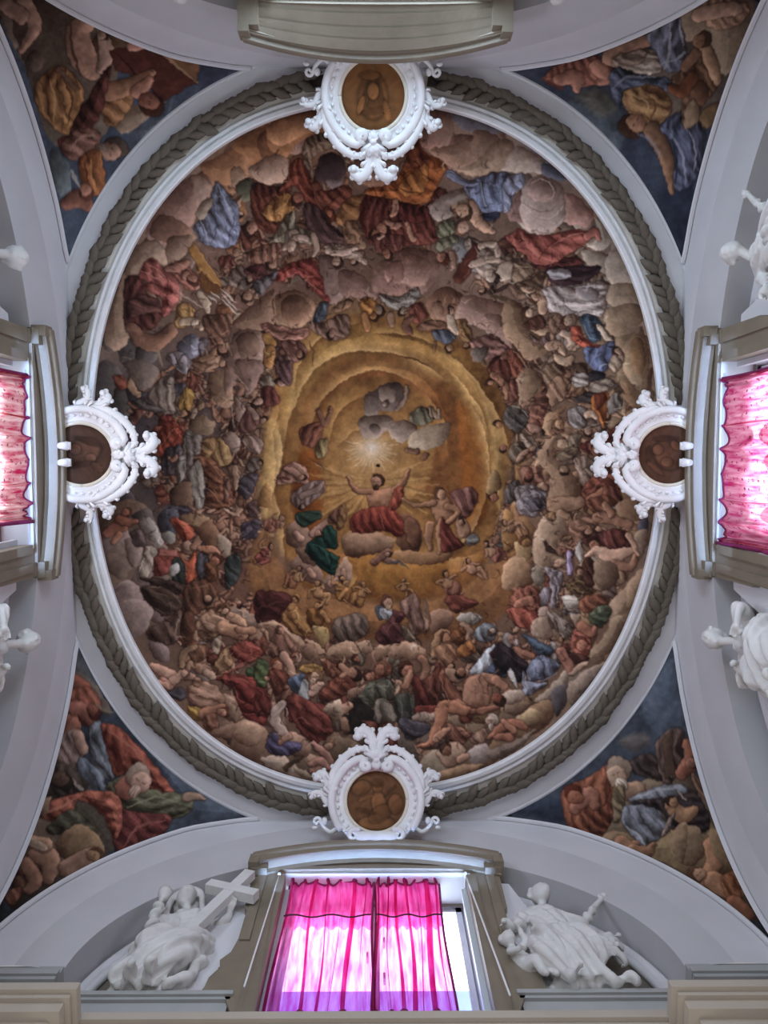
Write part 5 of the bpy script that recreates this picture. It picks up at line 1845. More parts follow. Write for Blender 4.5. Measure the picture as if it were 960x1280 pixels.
# ------------------------------------------------------------------ leaf garlands on the ring
STEM = mat('garland_core', (.075, .066, .05), .85, .2, 8, .2, 60)  # coloured darker than the leaves: shade painted into the gaps between them
def leaf_mesh():
    W_ = [.10, .62, .95, .80, 1.0, .72, .42]; Xs = [-.10, -.04, .03, .08, .14, .19, .235]; V = []; w = .072
    for x, k in zip(Xs, W_):
        for j, y in enumerate((-1, -.55, 0, .55, 1)):
            z = .05*(1-abs(y))+.04*math.sin((x+.1)/.335*math.pi)-(.012 if y == 0 else 0)
            V.append((x-(.02 if abs(y) == 1 else 0), y*k*w, z))
    V.append((.265, 0, .0)); n = len(Xs)
    Fc = [(i*5+j, i*5+j+1, (i+1)*5+j+1, (i+1)*5+j) for i in range(n-1) for j in range(4)]
    Fc += [((n-1)*5+j, (n-1)*5+j+1, n*5) for j in range(4)]
    k = len(V)                                            # a flat back closes the leaf
    V += [(x, y*1, -.02) for x, y, z in V]
    Fc += [tuple(i+k for i in f[::-1]) for f in Fc]
    rim = [0, 5, 10, 15, 20, 25, 30, n*5, 34, 29, 24, 19, 14, 9, 4, 3, 2, 1]
    Fc += [(rim[i], rim[(i+1) % len(rim)], rim[(i+1) % len(rim)]+k, rim[i]+k) for i in range(len(rim))]
    me = bpy.data.meshes.new('leaf'); me.from_pydata(V, [], Fc); me.materials.append(LEAF)
    me.polygons.foreach_set('use_smooth', np.ones(len(me.polygons), bool))
    return me
LM = leaf_mesh()
RING = ring_even(0.385, 2400)                              # starts at +X and runs round by +Y (front), -X, -Y (back)
def garland(i0, i1, step, label, flip):
    """from one cartouche to the next; leaves overlap like tiles, two abreast"""
    n = abs(i1-i0); pts = [RING[(i0+(k if i1 > i0 else -k)) % 2400] for k in range(0, n+1, 8)]
    root = empty('leaf_garland', (pts[len(pts)//2][0], pts[len(pts)//2][1], 11.97), label, 'garland', 'garlands round the dome')
    o = Vector(root.location)
    mb = MB(); mb.tube([Vector((x, y, 12.01))-o for x, y in pts], .085, 8, .45); mb.build('stem', STEM, root)
    d = 0.0; seg = 0; L = np.array(pts); S = np.r_[0, np.cumsum(np.linalg.norm(np.diff(L, axis=0), axis=1))]
    t = .05; q = 0
    while t < S[-1]-.2:
        for row, (off, turn) in enumerate(((.025, 36), (-.045, -4))):
            tt = t+(step*.5 if row else 0)
            x, y = np.interp(tt, S, L[:, 0]), np.interp(tt, S, L[:, 1])
            x2, y2 = np.interp(tt+.05, S, L[:, 0]), np.interp(tt+.05, S, L[:, 1])
            T = Vector((x2-x, y2-y, 0)).normalized(); inw = Vector((-x, -y, 0)).normalized()
            inw = (inw-T*inw.dot(T)).normalized()
            a = math.radians(turn+rnd.uniform(-12, 12))
            D = T*math.cos(a)+inw*math.sin(a); D = (D+Vector((0, 0, rnd.uniform(-.22, -.02)))).normalized()
            Wz = Vector((0, 0, -1)); Wz = (Wz-D*Wz.dot(D)).normalized(); B = Wz.cross(D)
            M = Matrix((D, B, Wz)).transposed().to_4x4()
            M.translation = Vector((x, y, 11.945-.015*row))+inw*off-o
            sc = rnd.uniform(.9, 1.08)
            c = bpy.data.objects.new('leaf', LM); COL.objects.link(c); c.parent = root
            c.matrix_local = M @ Matrix.Diagonal((sc, sc*rnd.uniform(.92, 1.12), sc, 1))
        t += step; q += 1
# ring index where the cartouches sit: right 0, front ~600, left 1200, back ~1800
def near(x, y): return int(np.argmin((RING[:, 0]-x)**2+(RING[:, 1]-y)**2))
iR1, iR0 = near(4.7, .78), near(4.7, -.78); iL1, iL0 = near(-4.7, .78), near(-4.7, -.78)
iF1, iF0 = near(.74, 5.6), near(-.74, 5.6); iB1, iB0 = near(.74, -5.6), near(-.74, -5.6)
garland(iL0, iB0, .205, 'grey brown leaf garland on the ring between the left and top cartouches', 1)
garland(iR0-2400 if iR0 < iB1 else iR0, iB1, .205, 'grey brown leaf garland on the ring between the right and top cartouches', 1)
garland(iF0, iL1, .175, 'grey brown leaf garland on the ring between the bottom and left cartouches', 1)
garland(iF1, iR1, .175, 'grey brown leaf garland on the ring between the bottom and right cartouches', 1)

# ------------------------------------------------------------------ stucco cartouches
def spiral(c, r0, r1, a0, a1, n=16):
    return [(c[0]+(r0+(r1-r0)*i/(n-1))*math.cos(a0+(a1-a0)*i/(n-1)), c[1]+(r0+(r1-r0)*i/(n-1))*math.sin(a0+(a1-a0)*i/(n-1))) for i in range(n)]
def p3(P, z): return [(x, y, z if not hasattr(z, '__call__') else z(i/(max(len(P)-1, 1)))) for i, (x, y) in enumerate(P)]
def acanthus(mb, P, w, z0=.05, lift=.07, lobes=5, up=(0, 0, 1)):
    """a leaf along the curve P: a fleshy rib with pairs of curling lobes"""
    S = spline(P, 8); n = len(S)
    mb.tube(p3([tuple(p) for p in S], lambda t: z0+lift*math.sin(t*math.pi*.8)), [w*(.45+.25*math.sin(math.pi*(i/(n-1))**.8)) for i in range(n)], 8, .6)
    for k in range(lobes):
        i = int((k+.6)/lobes*(n-1)); i = min(max(i, 1), n-2)
        T = S[i+1]-S[i-1]; T /= np.linalg.norm(T); N_ = np.array([-T[1], T[0]])
        for sg in (1, -1):
            l = w*(1.05-.1*k)
            Q = [S[i]-T*l*.5, S[i]+N_*sg*l*.62, S[i]+N_*sg*l*.95+T*l*.35, S[i]+N_*sg*l*.80+T*l*.75]
            mb.tube(p3([tuple(q) for q in spline(Q, 4)], lambda t: z0+lift*.5+.05*t*(1-t)*3), [w*.30*(1-.55*abs(2*j/12-1)) for j in range(13)], 6, .7)
    # curled tip
    e = S[-1]; T = S[-1]-S[-3]; T /= np.linalg.norm(T)
    mb.ball((e[0], e[1], z0+lift*.9), (w*.55, w*.55, w*.5), 10, 6)

def medallion(name, root, figs):
    """small brown oil sketch on the disc, drawn in its own square"""
    n = 84; R0 = .47; V = [(0, 0, .015)]; nr = 26
    for i in range(1, nr+1):
        for j in range(n):
            a = 2*math.pi*j/n; r = R0*i/nr
            V.append((r*math.cos(a), r*math.sin(a), .015+.03*(1-(i/nr)**2)))
    V = np.array(V); X, Y = V[:, 0], V[:, 1]
    base = np.array(figs['base']); C = np.tile(base, (len(V), 1))
    rs = np.random.RandomState(figs['seed'])
    for (x, y, rx, ry, rot, k) in figs['blobs']:
        c, s = math.cos(math.radians(rot)), math.sin(math.radians(rot)); dx, dy = X-x, Y-y
        q = np.sqrt(((dx*c+dy*s)/rx)**2+((-dx*s+dy*c)/ry)**2)
        a = np.clip((1-q)*5, 0, 1); sh = 1+.5*(-dx*.5+dy*.8)/max(rx, ry)
        e = np.exp(-((q-1)/.12)**2)*.45
        C = C*(1-a[:, None])+(base*k*np.array([1, .95, .9]))[None]*np.clip(sh, .4, 1.7)[:, None]*a[:, None]
        C *= (1-e)[:, None]
    w = np.sin(X*23+3*np.sin(Y*11+figs['seed']))*np.sin(Y*19+2*np.sin(X*13))
    C *= (1+.16*w)[:, None]
    F3 = [(0, 1+j, 1+(j+1) % n) for j in range(n)]
    F4 = [(1+(i-1)*n+j, 1+i*n+j, 1+i*n+(j+1) % n, 1+(i-1)*n+(j+1) % n) for i in range(1, nr) for j in range(n)]
    me = bpy.data.meshes.new(name); me.from_pydata(V.tolist(), [], F3+F4)
    a = me.color_attributes.new('pigment', 'FLOAT_COLOR', 'POINT')
    a.data.foreach_set('color', np.c_[np.clip(C, 0, 1), np.ones(len(V))].astype(np.float32).ravel())
    return link(name, me, FRESCO, root, True, label=figs['label'])

_b = MB(); _b.ball((0, 0, 0), (.024, .036, .03), 8, 5)
BEAD = bpy.data.meshes.new('bead'); BEAD.from_pydata(_b.v, [], _b.f)
def cartouche_parts(root):
    """u = across, v = towards the crown of the dome, w = out of the wall"""
    circ = lambda r, a0=0, a1=2*math.pi, n=64: [(r*math.cos(a0+(a1-a0)*i/(n-1)), r*math.sin(a0+(a1-a0)*i/(n-1))) for i in range(n)]
    mb = MB(); mb.tube(p3(circ(.485), .045), .028, 8); mb.build('rim', IVORY, root)
    # broad hollowed frame
    mb = MB(); G = []
    for r, z in ((.50, .03), (.52, .075), (.55, .06), (.60, .05), (.645, .075), (.665, .11), (.69, .10), (.70, .0), (.69, -.12)):
        G.append([(r*math.cos(a), r*math.sin(a)*1.0, z) for a in np.linspace(0, 2*math.pi, 73)])
    mb.grid(G); mb.build('frame', STUCCO2, root)
    # egg-like beads on both flanks
    for sg in (1, -1):
        for k in range(11):
            a = math.radians(-52+k*10.5)
            c = link('bead', BEAD, STUCCO2, root); c.location = (sg*.605*math.cos(a), .605*math.sin(a), .07); c.rotation_euler.z = a
    for sg in (1, -1):
        # C scrolls over the shoulders, volutes at the top
        mb = MB()
        P = circ(.70, math.radians(-40), math.radians(62), 22)+[(.25, .64), (.16, .58)]+spiral((.165, .515), .065, .02, math.radians(80), math.radians(-330), 14)
        P = [(sg*x, y) for x, y in P]
        mb.tube(p3(P, lambda t: .08+.05*t), [.05+.018*math.sin(math.pi*i/len(P)) for i in range(len(P))], 8, .8)
        mb.build('scroll', STUCCO2, root)
        # acanthus over the shoulders
        mb = MB(); acanthus(mb, [(sg*x, y) for x, y in ((.72, .08), (.70, .36), (.55, .62), (.34, .78), (.17, .80))], .095, .06, .06, 7)
        mb.build('acanthus', STUCCO2, root)
        # plume of the crest
        mb = MB(); acanthus(mb, [(sg*x, y) for x, y in ((.05, .70), (.055, .86), (.10, 1.02), (.20, 1.10), (.29, 1.06), (.30, .98))], .115, .07, .08, 6)
        mb.build('plume', STUCCO2, root)
        # wings that grip the ring
        mb = MB(); acanthus(mb, [(sg*x, y) for x, y in ((.70, .02), (.76, .20), (.80, .36), (.90, .42), (.96, .34))], .095, .0, .07, 4)
        acanthus(mb, [(sg*x, y) for x, y in ((.66, -.10), (.78, -.02), (.86, .10), (.98, .12), (1.02, .05))], .07, .0, .05, 3)
        mb.build('wing', STUCCO2, root)
        # tendrils below
        mb = MB()
        P = [(.60, -.40), (.70, -.46), (.80, -.40), (.86, -.30)]
        P = [tuple(q) for q in spline(P, 5)]+spiral((.92, -.30), .06, .02, math.radians(180), math.radians(-200), 12)
        mb.tube(p3([(sg*x, y) for x, y in P], .0), [.04*(1-.5*i/len(P)) for i in range(len(P))], 7)
        mb.ball((sg*.80, -.30, .02), (.05, .06, .03), 8, 5); mb.ball((sg*.95, -.40, .0), (.05, .035, .03), 8, 5)
        mb.build('tendril', STUCCO2, root)
    # shell between the volutes
    mb = MB()
    for k in range(9):
        a = math.radians(30+k*15); r = .20+.02*math.sin(k)
        mb.tube([(0, .60, .10), (math.cos(a)*r*.5, .62+math.sin(a)*r*.5, .16), (math.cos(a)*r, .62+math.sin(a)*r, .10)], [.018, .034, .03], 6)
    for k in range(7):
        a = math.radians(200+k*23); mb.tube([(0, .62, .11), (math.cos(a)*.06, .58+math.sin(a)*.09, .13), (math.cos(a)*.09, .55+math.sin(a)*.10, .08)], [.02, .026, .016], 6)
    mb.ball((0, .60, .12), (.06, .05, .05), 10, 6)
    mb.build('shell', STUCCO2, root)
    # bracket that overlaps the hood
    mb = MB()
    V = []
    for i in range(13):
        u = -.30+.6*i/12; lob = .03*abs(math.sin(i*math.pi/4))
        V.append([(u, -.46, .06), (u, -.50, .16+lob*.5), (u, -.62, .17+lob), (u, -.64-lob, .10), (u, -.60, -.05)])
    mb.grid([[r[j] for r in V] for j in range(5)])
    for sg in (1, -1):
        P = [(sg*.24, -.46), (sg*.30, -.46)]+[(sg*x, y) for x, y in spiral((.34, -.54), .085, .025, math.radians(110), math.radians(-300), 16)]
        mb.tube(p3(P, .12), [.045]*2+[.045-.001*i for i in range(16)], 8, 1.4)
        mb.tube(p3([(sg*.34, -.46), (sg*.42, -.45), (sg*.50, -.48)], .10), [.045, .035, .012], 7)
    mb.build('bracket', STUCCO2, root)
    # backing
    mb = MB(); mb.prism([(.66*math.cos(a), .66*math.sin(a)) for a in np.linspace(0, 2*math.pi, 40, endpoint=False)], -.16, .0, lambda s, n, z: (s, z, n))
    mb.build('backing', STUCCO2, root)

def place_cartouche(root, sd, d, z, tilt, sc, shift=0.0):
    inw = {'front': (0, -1, 0), 'back': (0, 1, 0), 'left': (1, 0, 0), 'right': (-1, 0, 0)}[sd]
    inw = Vector(inw); up = Vector((0, 0, 1)); t = math.radians(tilt)
    Vv = inw*math.cos(t)+up*math.sin(t); Wv = inw*math.sin(t)-up*math.cos(t); Uv = Vv.cross(Wv)
    M = Matrix((Uv, Vv, Wv)).transposed().to_4x4(); M.translation = -inw*d+up*z+Uv*shift
    root.matrix_world = M @ Matrix.Diagonal((sc, sc, sc, 1))
BR = (0.115, 0.05, 0.022)
sketch = {
 'front': dict(base=(.135, .062, .026), seed=3, label='brown painted roundel of a running figure with raised arm', blobs=[(0, -.33, .30, .10, 0, 1.5), (.04, -.05, .12, .20, 8, 1.5), (.06, -.20, .20, .12, 30, .9), (-.16, .04, .14, .03, 20, 1.4), (.22, .14, .14, .03, 45, .6), (.02, .20, .08, .09, 0, 1.3), (.02, .27, .10, .07, 0, .6), (-.16, -.16, .16, .04, -15, .6), (.30, -.05, .12, .16, 0, 1.25), (-.24, .2, .16, .12, 20, 1.2)]),
 'back': dict(base=(.165, .07, .024), seed=5, label='brown painted roundel of a veiled seated figure', blobs=[(0, .02, .22, .30, 0, .95), (-.04, .10, .14, .12, 0, .7), (-.10, -.02, .05, .24, 15, .55), (.10, .0, .05, .22, -15, .5), (0, -.06, .09, .12, 0, 1.25), (-.02, .20, .22, .05, 10, .6), (.18, .12, .05, .14, -20, 1.3), (-.2, .2, .05, .16, 15, 1.3), (.05, -.26, .16, .06, 0, .8)]),
 'left': dict(base=(.068, .034, .022), seed=8, label='dark brown painted roundel of embracing figures', blobs=[(-.05, .04, .20, .28, 20, 1.3), (.06, .14, .08, .09, 0, 1.7), (-.08, -.08, .09, .09, 0, 1.6), (.16, -.02, .05, .26, 10, .6), (-.2, .1, .05, .2, -20, .6), (.02, -.22, .2, .08, 30, .8), (.2, .24, .12, .06, 50, 1.2)]),
 'right': dict(base=(.082, .036, .020), seed=13, label='dark brown painted roundel of a tumbling group', blobs=[(.0, .0, .26, .22, 30, 1.15), (.08, .16, .09, .09, 0, 1.6), (-.12, .02, .08, .10, 0, 1.5), (.14, -.10, .10, .06, 40, 1.6), (-.10, -.18, .12, .05, -20, .6), (.25, .05, .05, .2, 0, .55), (-.22, .2, .04, .18, -40, 1.4), (.02, .30, .12, .06, 0, .6)])}
CART = {'front': ('white stucco cartouche with twin plumes above the magenta curtained window', 5.22, 11.42, 40, .96, 0.0),
        'back': ('white stucco cartouche hanging at the top under the plain brown hood', 5.13, 11.46, 34, .98, .04),
        'left': ('white stucco cartouche on the left rim beside the pale curtain', 4.36, 11.50, 32, .95, 0.0),
        'right': ('white stucco cartouche on the right rim beside the pink patterned curtain', 4.34, 11.50, 32, .94, 0.0)}
proto = None
for sd, (lab, d, z, tilt, sc, sh) in CART.items():
    root = empty('cartouche', (0, 0, 0), lab, 'cartouche', 'cartouches on the dome ring')
    if proto is None:
        cartouche_parts(root); proto = root
    else:
        for ch in list(proto.children):
            if ch.name.startswith('painting') or (ch.name.startswith(('tendril', 'bracket')) and sd in ('left', 'right')): continue
            c = ch.copy(); COL.objects.link(c); c.parent = root
    medallion('painting', root, sketch[sd])
    place_cartouche(root, sd, d, z, tilt, sc, sh)
    if sd in ('left', 'right'):                          # two small clasps curl over the edge of the hood
        bpy.context.view_layer.update(); inv = root.matrix_world.inverted(); tf = SIDES[sd]
        for s0 in (-.12, .12):
            mb = MB()
            mb.tube([inv @ Vector(tf(s0, n, z_)) for n, z_ in ((4.70, 11.36), (4.56, 11.35), (4.47, 11.30), (4.44, 11.22), (4.455, 11.13), (4.52, 11.12), (4.535, 11.18))], [.04, .06, .07, .07, .06, .045, .03], 8, .75)
            mb.tube([inv @ Vector(tf(s0+g*.055, 4.43, 11.22)) for g in (-1, 1)], .045, 8)
            mb.build('clasp', STUCCO2, root)
# ------------------------------------------------------------------ curtains
def sheer(name, col, deep, motif=False, trans=.5):
    M = bpy.data.materials.new(name); M.use_nodes = True
    nt = M.node_tree; N = nt.nodes; L = nt.links; N.remove(N['Principled BSDF']); out = N['Material Output']
    tc = N.new('ShaderNodeTexCoord'); uv = N.new('ShaderNodeUVMap')
    no = N.new('ShaderNodeTexNoise'); no.inputs['Scale'].default_value = 5; no.inputs['Detail'].default_value = 6
    mp = N.new('ShaderNodeMapping'); mp.inputs['Scale'].default_value = (3.5, 3.5, .5)
    L.new(tc.outputs['Object'], mp.inputs['Vector']); L.new(mp.outputs['Vector'], no.inputs['Vector'])
    r = N.new('ShaderNodeValToRGB'); L.new(no.outputs['Fac'], r.inputs['Fac'])
    r.color_ramp.elements[0].position = .32; r.color_ramp.elements[0].color = (*deep, 1)
    r.color_ramp.elements[1].position = .66; r.color_ramp.elements[1].color = (*col, 1)
    colr = r.outputs['Color']
    if motif:                                            # small hooked sprigs woven in rows
        br = N.new('ShaderNodeTexVoronoi'); br.feature = 'F1'
        br.inputs['Scale'].default_value = 1.0; br.inputs['Randomness'].default_value = .25
        m2 = N.new('ShaderNodeMapping'); m2.inputs['Scale'].default_value = (9.5, 7.0, 1)
        L.new(uv.outputs['UV'], m2.inputs['Vector']); L.new(m2.outputs['Vector'], br.inputs['Vector'])
        cr = N.new('ShaderNodeValToRGB'); L.new(br.outputs['Distance'], cr.inputs['Fac'])
        cr.color_ramp.elements[0].position = .0; cr.color_ramp.elements[0].color = (1, 1, 1, 1)
        e = cr.color_ramp.elements.new(.10); e.color = (1, 1, 1, 1)
        e = cr.color_ramp.elements.new(.14); e.color = (.25, .12, .16, 1)
        e = cr.color_ramp.elements.new(.20); e.color = (.25, .12, .16, 1)
        cr.color_ramp.elements[-1].position = .25; cr.color_ramp.elements[-1].color = (1, 1, 1, 1)
        n3 = N.new('ShaderNodeTexNoise'); n3.inputs['Scale'].default_value = 13; L.new(uv.outputs['UV'], n3.inputs['Vector'])
        gt = N.new('ShaderNodeMath'); gt.operation = 'GREATER_THAN'; gt.inputs[1].default_value = .5; L.new(n3.outputs['Fac'], gt.inputs[0])
        mx = N.new('ShaderNodeMix'); mx.data_type = 'RGBA'; mx.blend_type = 'MULTIPLY'; L.new(gt.outputs[0], mx.inputs['Factor'])
        L.new(colr, mx.inputs['A']); L.new(cr.outputs['Color'], mx.inputs['B']); colr = mx.outputs['Result']
    tl = N.new('ShaderNodeBsdfTranslucent'); df = N.new('ShaderNodeBsdfDiffuse'); tr = N.new('ShaderNodeBsdfTransparent')
    L.new(colr, tl.inputs['Color']); L.new(colr, tr.inputs['Color']); df.inputs['Color'].default_value = (*[c*.8 for c in deep], 1)
    a = N.new('ShaderNodeMixShader'); a.inputs[0].default_value = .30; L.new(tl.outputs[0], a.inputs[1]); L.new(df.outputs[0], a.inputs[2])
    b = N.new('ShaderNodeMixShader'); b.inputs[0].default_value = trans; L.new(a.outputs[0], b.inputs[1]); L.new(tr.outputs[0], b.inputs[2])
    L.new(b.outputs[0], out.inputs['Surface'])
    return M
PINK = sheer('magenta_voile', (.94, .42, .70), (.72, .10, .36), trans=.62)
PINKR = sheer('pink_sprigged_voile', (.92, .42, .50), (.52, .03, .14), True, .42)
PINKL = sheer('red_sprigged_voile', (.90, .62, .55), (.50, .02, .08), True, .42)
HEM = mat('curtain_hem', (.22, .01, .09), .8, .2, 6, 0)

def curtain(sd, pieces, n, z0, z1, M, name_label, seed, hooks, pl=7, edge_fold=0):
    tf = SIDES[sd]; r = random.Random(seed)
    smid = (pieces[0][0]+pieces[-1][1])/2
    root = empty('curtain', tf(smid, n, z1), name_label, 'curtain', 'sheer curtains before the windows')
    o = Vector(root.location)
    for (a, b, gather) in pieces:
        nu, nv = 260, 36; V = []; UV = []
        ph = r.uniform(0, 6)
        for j in range(nv+1):
            v = j/nv; z = z1+(z0-z1)*v
            for i in range(nu+1):
                u = i/nu; s = a+(b-a)*u
                # the cloth doubles back on itself in the pleats
                q = 2*math.pi*u*pl+ph+.5*math.sin(v*2.2+u*7); s += (.043+.02*math.sin(u*17+ph))*math.sin(q)*min(1, u*9, (1-u)*9)
                w = .035*math.cos(q)+.008*math.sin(u*31+ph+.6*math.sin(v*3))+.016*math.sin(u*57+ph*2)+.02*math.sin(u*13+ph)*(.4+v)
                for g in gather:                          # bunched cloth: deep close pleats
                    k = math.exp(-((u-g[0])/g[1])**2); w += k*.045*math.sin(u*190+ph)
                sag = .035*abs(math.sin(u*math.pi*hooks))*max(0, 1-v*9)
                V.append(Vector(tf(s+.02*math.sin(v*5+u*9), n+w, z-sag))-o); UV.append((s*1.0, z*1.0))
        Fc = [(j*(nu+1)+i, j*(nu+1)+i+1, (j+1)*(nu+1)+i+1, (j+1)*(nu+1)+i) for j in range(nv) for i in range(nu)]
        ob = mesh('cloth', V, Fc, M, root)
        l = ob.data.uv_layers.new(name='UVMap')
        for p in ob.data.polygons:
            for li in p.loop_indices: l.data[li].uv = UV[ob.data.loops[li].vertex_index]
        # sewn edges, darker where the cloth is folded double
        row = lambda j: [V[j*(nu+1)+i] for i in range(0, nu+1, 2)]
        mb = MB(); mb.tube(row(nv), .028, 5); mb.build('hem', HEM, ob)
        mb = MB(); mb.tube(row(0), .018, 5); mb.build('heading', HEM, ob)
        for side_, i0 in ((0, 0), (1, nu)):
            mb = MB(); mb.tube([V[j*(nu+1)+i0] for j in range(0, nv+1, 2)], .016 if not edge_fold else .03, 5); mb.build('selvage', HEM, ob)
    if sd == 'front':                                    # the doubled upper third, sewn down along a dark seam
        for (a, b, _g) in pieces:
            G = [[Vector(tf(a+.02+(b-a-.04)*i/80, n+.07+.025*math.sin(i*.55+a*3), z1+.01-(1.0)*j/8))-o for i in range(81)] for j in range(9)]
            mb = MB(); mb.grid(G); mb.build('lining', M, root)
    mb = MB(); mb.tube([Vector(tf(pieces[0][0]-.08, n, z1+.03))-o, Vector(tf(pieces[-1][1]+.3, n, z1+.03))-o], .014, 6); mb.build('rod', BAR, root)
    return root
c = curtain('front', [(-1.20, -.03, [(.03, .07), (.98, .04)]), (-.02, .87, [(.03, .06), (.16, .07)])], 5.93, 7.8, 10.46, PINK, 'bright magenta sheer curtain in two panels over the bottom window', 4, 3)
tf = SIDES['front']; o = Vector(c.location)
for a, b, ph in ((-1.17, -.06, 0), (-.0, .85, 1)):
    mb = MB(); mb.tube([Vector(tf(a+(b-a)*i/16, 5.87, 9.53+.03*math.sin(i*.9+ph)))-o for i in range(17)], .011, 5); mb.build('thread', DARK, c)
curtain('left', [(-1.06, .92, [(.02, .03), (.95, .05)])], 4.765, 7.6, 10.66, PINKL, 'pale red sheer curtain with sprigs in the left window', 9, 14, edge_fold=1)
curtain('right', [(-1.02, 1.22, [(.02, .03), (.97, .04)])], 4.765, 7.6, 10.64, PINKR, 'pink sheer curtain with sprigs in the right window', 12, 12, edge_fold=1)
# pull cords of the bottom window
for a, b, lab in (((-1.33, 10.35), (-1.36, 7.75), 'thin white pull cord left of the magenta curtain'), ((1.23, 10.35), (1.38, 7.6), 'thin white pull cord right of the magenta curtain')):
    root = empty('pull_cord', (a[0], 5.74, a[1]), lab, 'cord', 'pull cords of the bottom window'); o = Vector(root.location)
    mb = MB(); mb.tube([Vector((a[0]+(b[0]-a[0])*i/8, 5.78-.22*i/8, a[1]+(b[1]-a[1])*i/8))-o for i in range(9)], .011, 6); mb.build('line', CORD, root)
    mb = MB(); mb.tube([(0, .25, .02), (0, .02, .02)], .02, 6); mb.ball((0, .04, .0), (.03, .04, .04), 8, 5); mb.build('pulley', BAR, root)

# ------------------------------------------------------------------ stucco figures on the ledges
def sculpt(mb, voxel, smooth=4, top=9.62, dirn=(-.6, .8)):
    me = bpy.data.meshes.new('tmp'); me.from_pydata(mb.v, [], mb.f)
    ob = bpy.data.objects.new('tmp', me); COL.objects.link(ob)
    m = ob.modifiers.new('r', 'REMESH'); m.mode = 'VOXEL'; m.voxel_size = voxel
    m = ob.modifiers.new('s', 'SMOOTH'); m.factor = .5; m.iterations = smooth
    dg = bpy.context.evaluated_depsgraph_get(); dg.update()
    out = bpy.data.meshes.new_from_object(ob.evaluated_get(dg))
    nv = len(out.vertices); P = np.empty(nv*3, np.float32); out.vertices.foreach_get('co', P); P = P.reshape(-1, 3)
    Nn = np.empty(nv*3, np.float32); out.vertex_normals.foreach_get('vector', Nn); Nn = Nn.reshape(-1, 3)
    # carved cloth: ridges that wander across the robe, absent on the heads
    x, y, z = P.T
    w1 = 1.6*np.sin(2.7*x+1.3*z)+1.2*np.sin(3.9*z-2.1*y+1)+.7*np.sin(7.3*x-5.1*z)
    r = np.sin((z*dirn[1]+x*dirn[0]-y*.35)*33+w1*1.1)
    r2 = np.sin((z*dirn[1]+x*dirn[0]*.7+y*.4)*57+w1*1.6)
    k = np.clip((top-z)/.12, 0, 1)
    amt = k*(.040*np.where(z < top-.55, 1, .5)*(np.abs(r)**.6*np.sign(r)*.8+.28*r2))
    P = P+Nn*amt[:, None]; out.vertices.foreach_set('co', P.astype(np.float32).ravel())
    bpy.data.objects.remove(ob); bpy.data.meshes.remove(me); out.materials.clear()
    return out
def face(mb, c, r, look, up):
    """skull, jaw, brow, nose, lips on a head of radius r"""
    look = Vector(look).normalized(); up = Vector(up); up = (up-look*up.dot(look)).normalized(); c = Vector(c); sd = look.cross(up)
    M3 = Matrix((sd, look, up)).transposed()
    mb.ball(c, (r*.84, r*.95, r*1.05), 16, 12, M3)
    mb.ball(c-up*r*.55+look*r*.25, (r*.54, r*.56, r*.56), 12, 8, M3)
    mb.tube([c+look*r*.85+up*r*.25, c+look*r*1.12-up*r*.12], [r*.09, r*.14], 6)
    mb.ball(c-up*r*.42+look*r*.86, (r*.26, r*.14, r*.09), 8, 5, M3); mb.ball(c-up*r*.85+look*r*.62, (r*.18, r*.16, r*.16), 8, 5, M3)
    for s in (1, -1):
        mb.tube([c+look*r*.88+up*r*.30+sd*s*r*.12, c+look*r*.80+up*r*.34+sd*s*r*.5], [r*.10, r*.07], 6)
        mb.ball(c+look*r*.70-up*r*.15+sd*s*r*.36, (r*.22, r*.2, r*.2), 8, 5, M3)
        mb.ball(c+look*r*.80+up*r*.12+sd*s*r*.32, (r*.13, r*.1, r*.08), 8, 5, M3)
def hand(mb, c, d, palm, r=.055):
    d = Vector(d).normalized(); palm = Vector(palm); palm = (palm-d*palm.dot(d)).normalized(); w = d.cross(palm); c = Vector(c)
    mb.ball(c, (r*1.1, r*1.1, r*.8), 8, 6)
    for k, l in ((-1.5, .85), (-.5, 1.0), (.5, .95), (1.5, .75)):
        b = c+d*r*.6+w*k*r*.5
        mb.tube([b, b+d*r*1.0*l+palm*r*.1, b+d*r*1.6*l+palm*r*.7, b+d*r*1.7*l+palm*r*1.2], [r*.30, r*.28, r*.25, r*.2], 6)
    mb.tube([c-w*r*.8, c-w*r*1.4+d*r*.5+palm*r*.4, c-w*r*1.2+d*r*1.1+palm*r*.8], [r*.34, r*.3, r*.24], 6)
def chain(mb, P, n=8, flat=1.0):
    P = spline(P, 5); mb.tube([p[:3] for p in P], [p[3] for p in P], n, flat)
    for p in (P[0], P[-1]): mb.ball(p[:3], p[3], 8, 6)

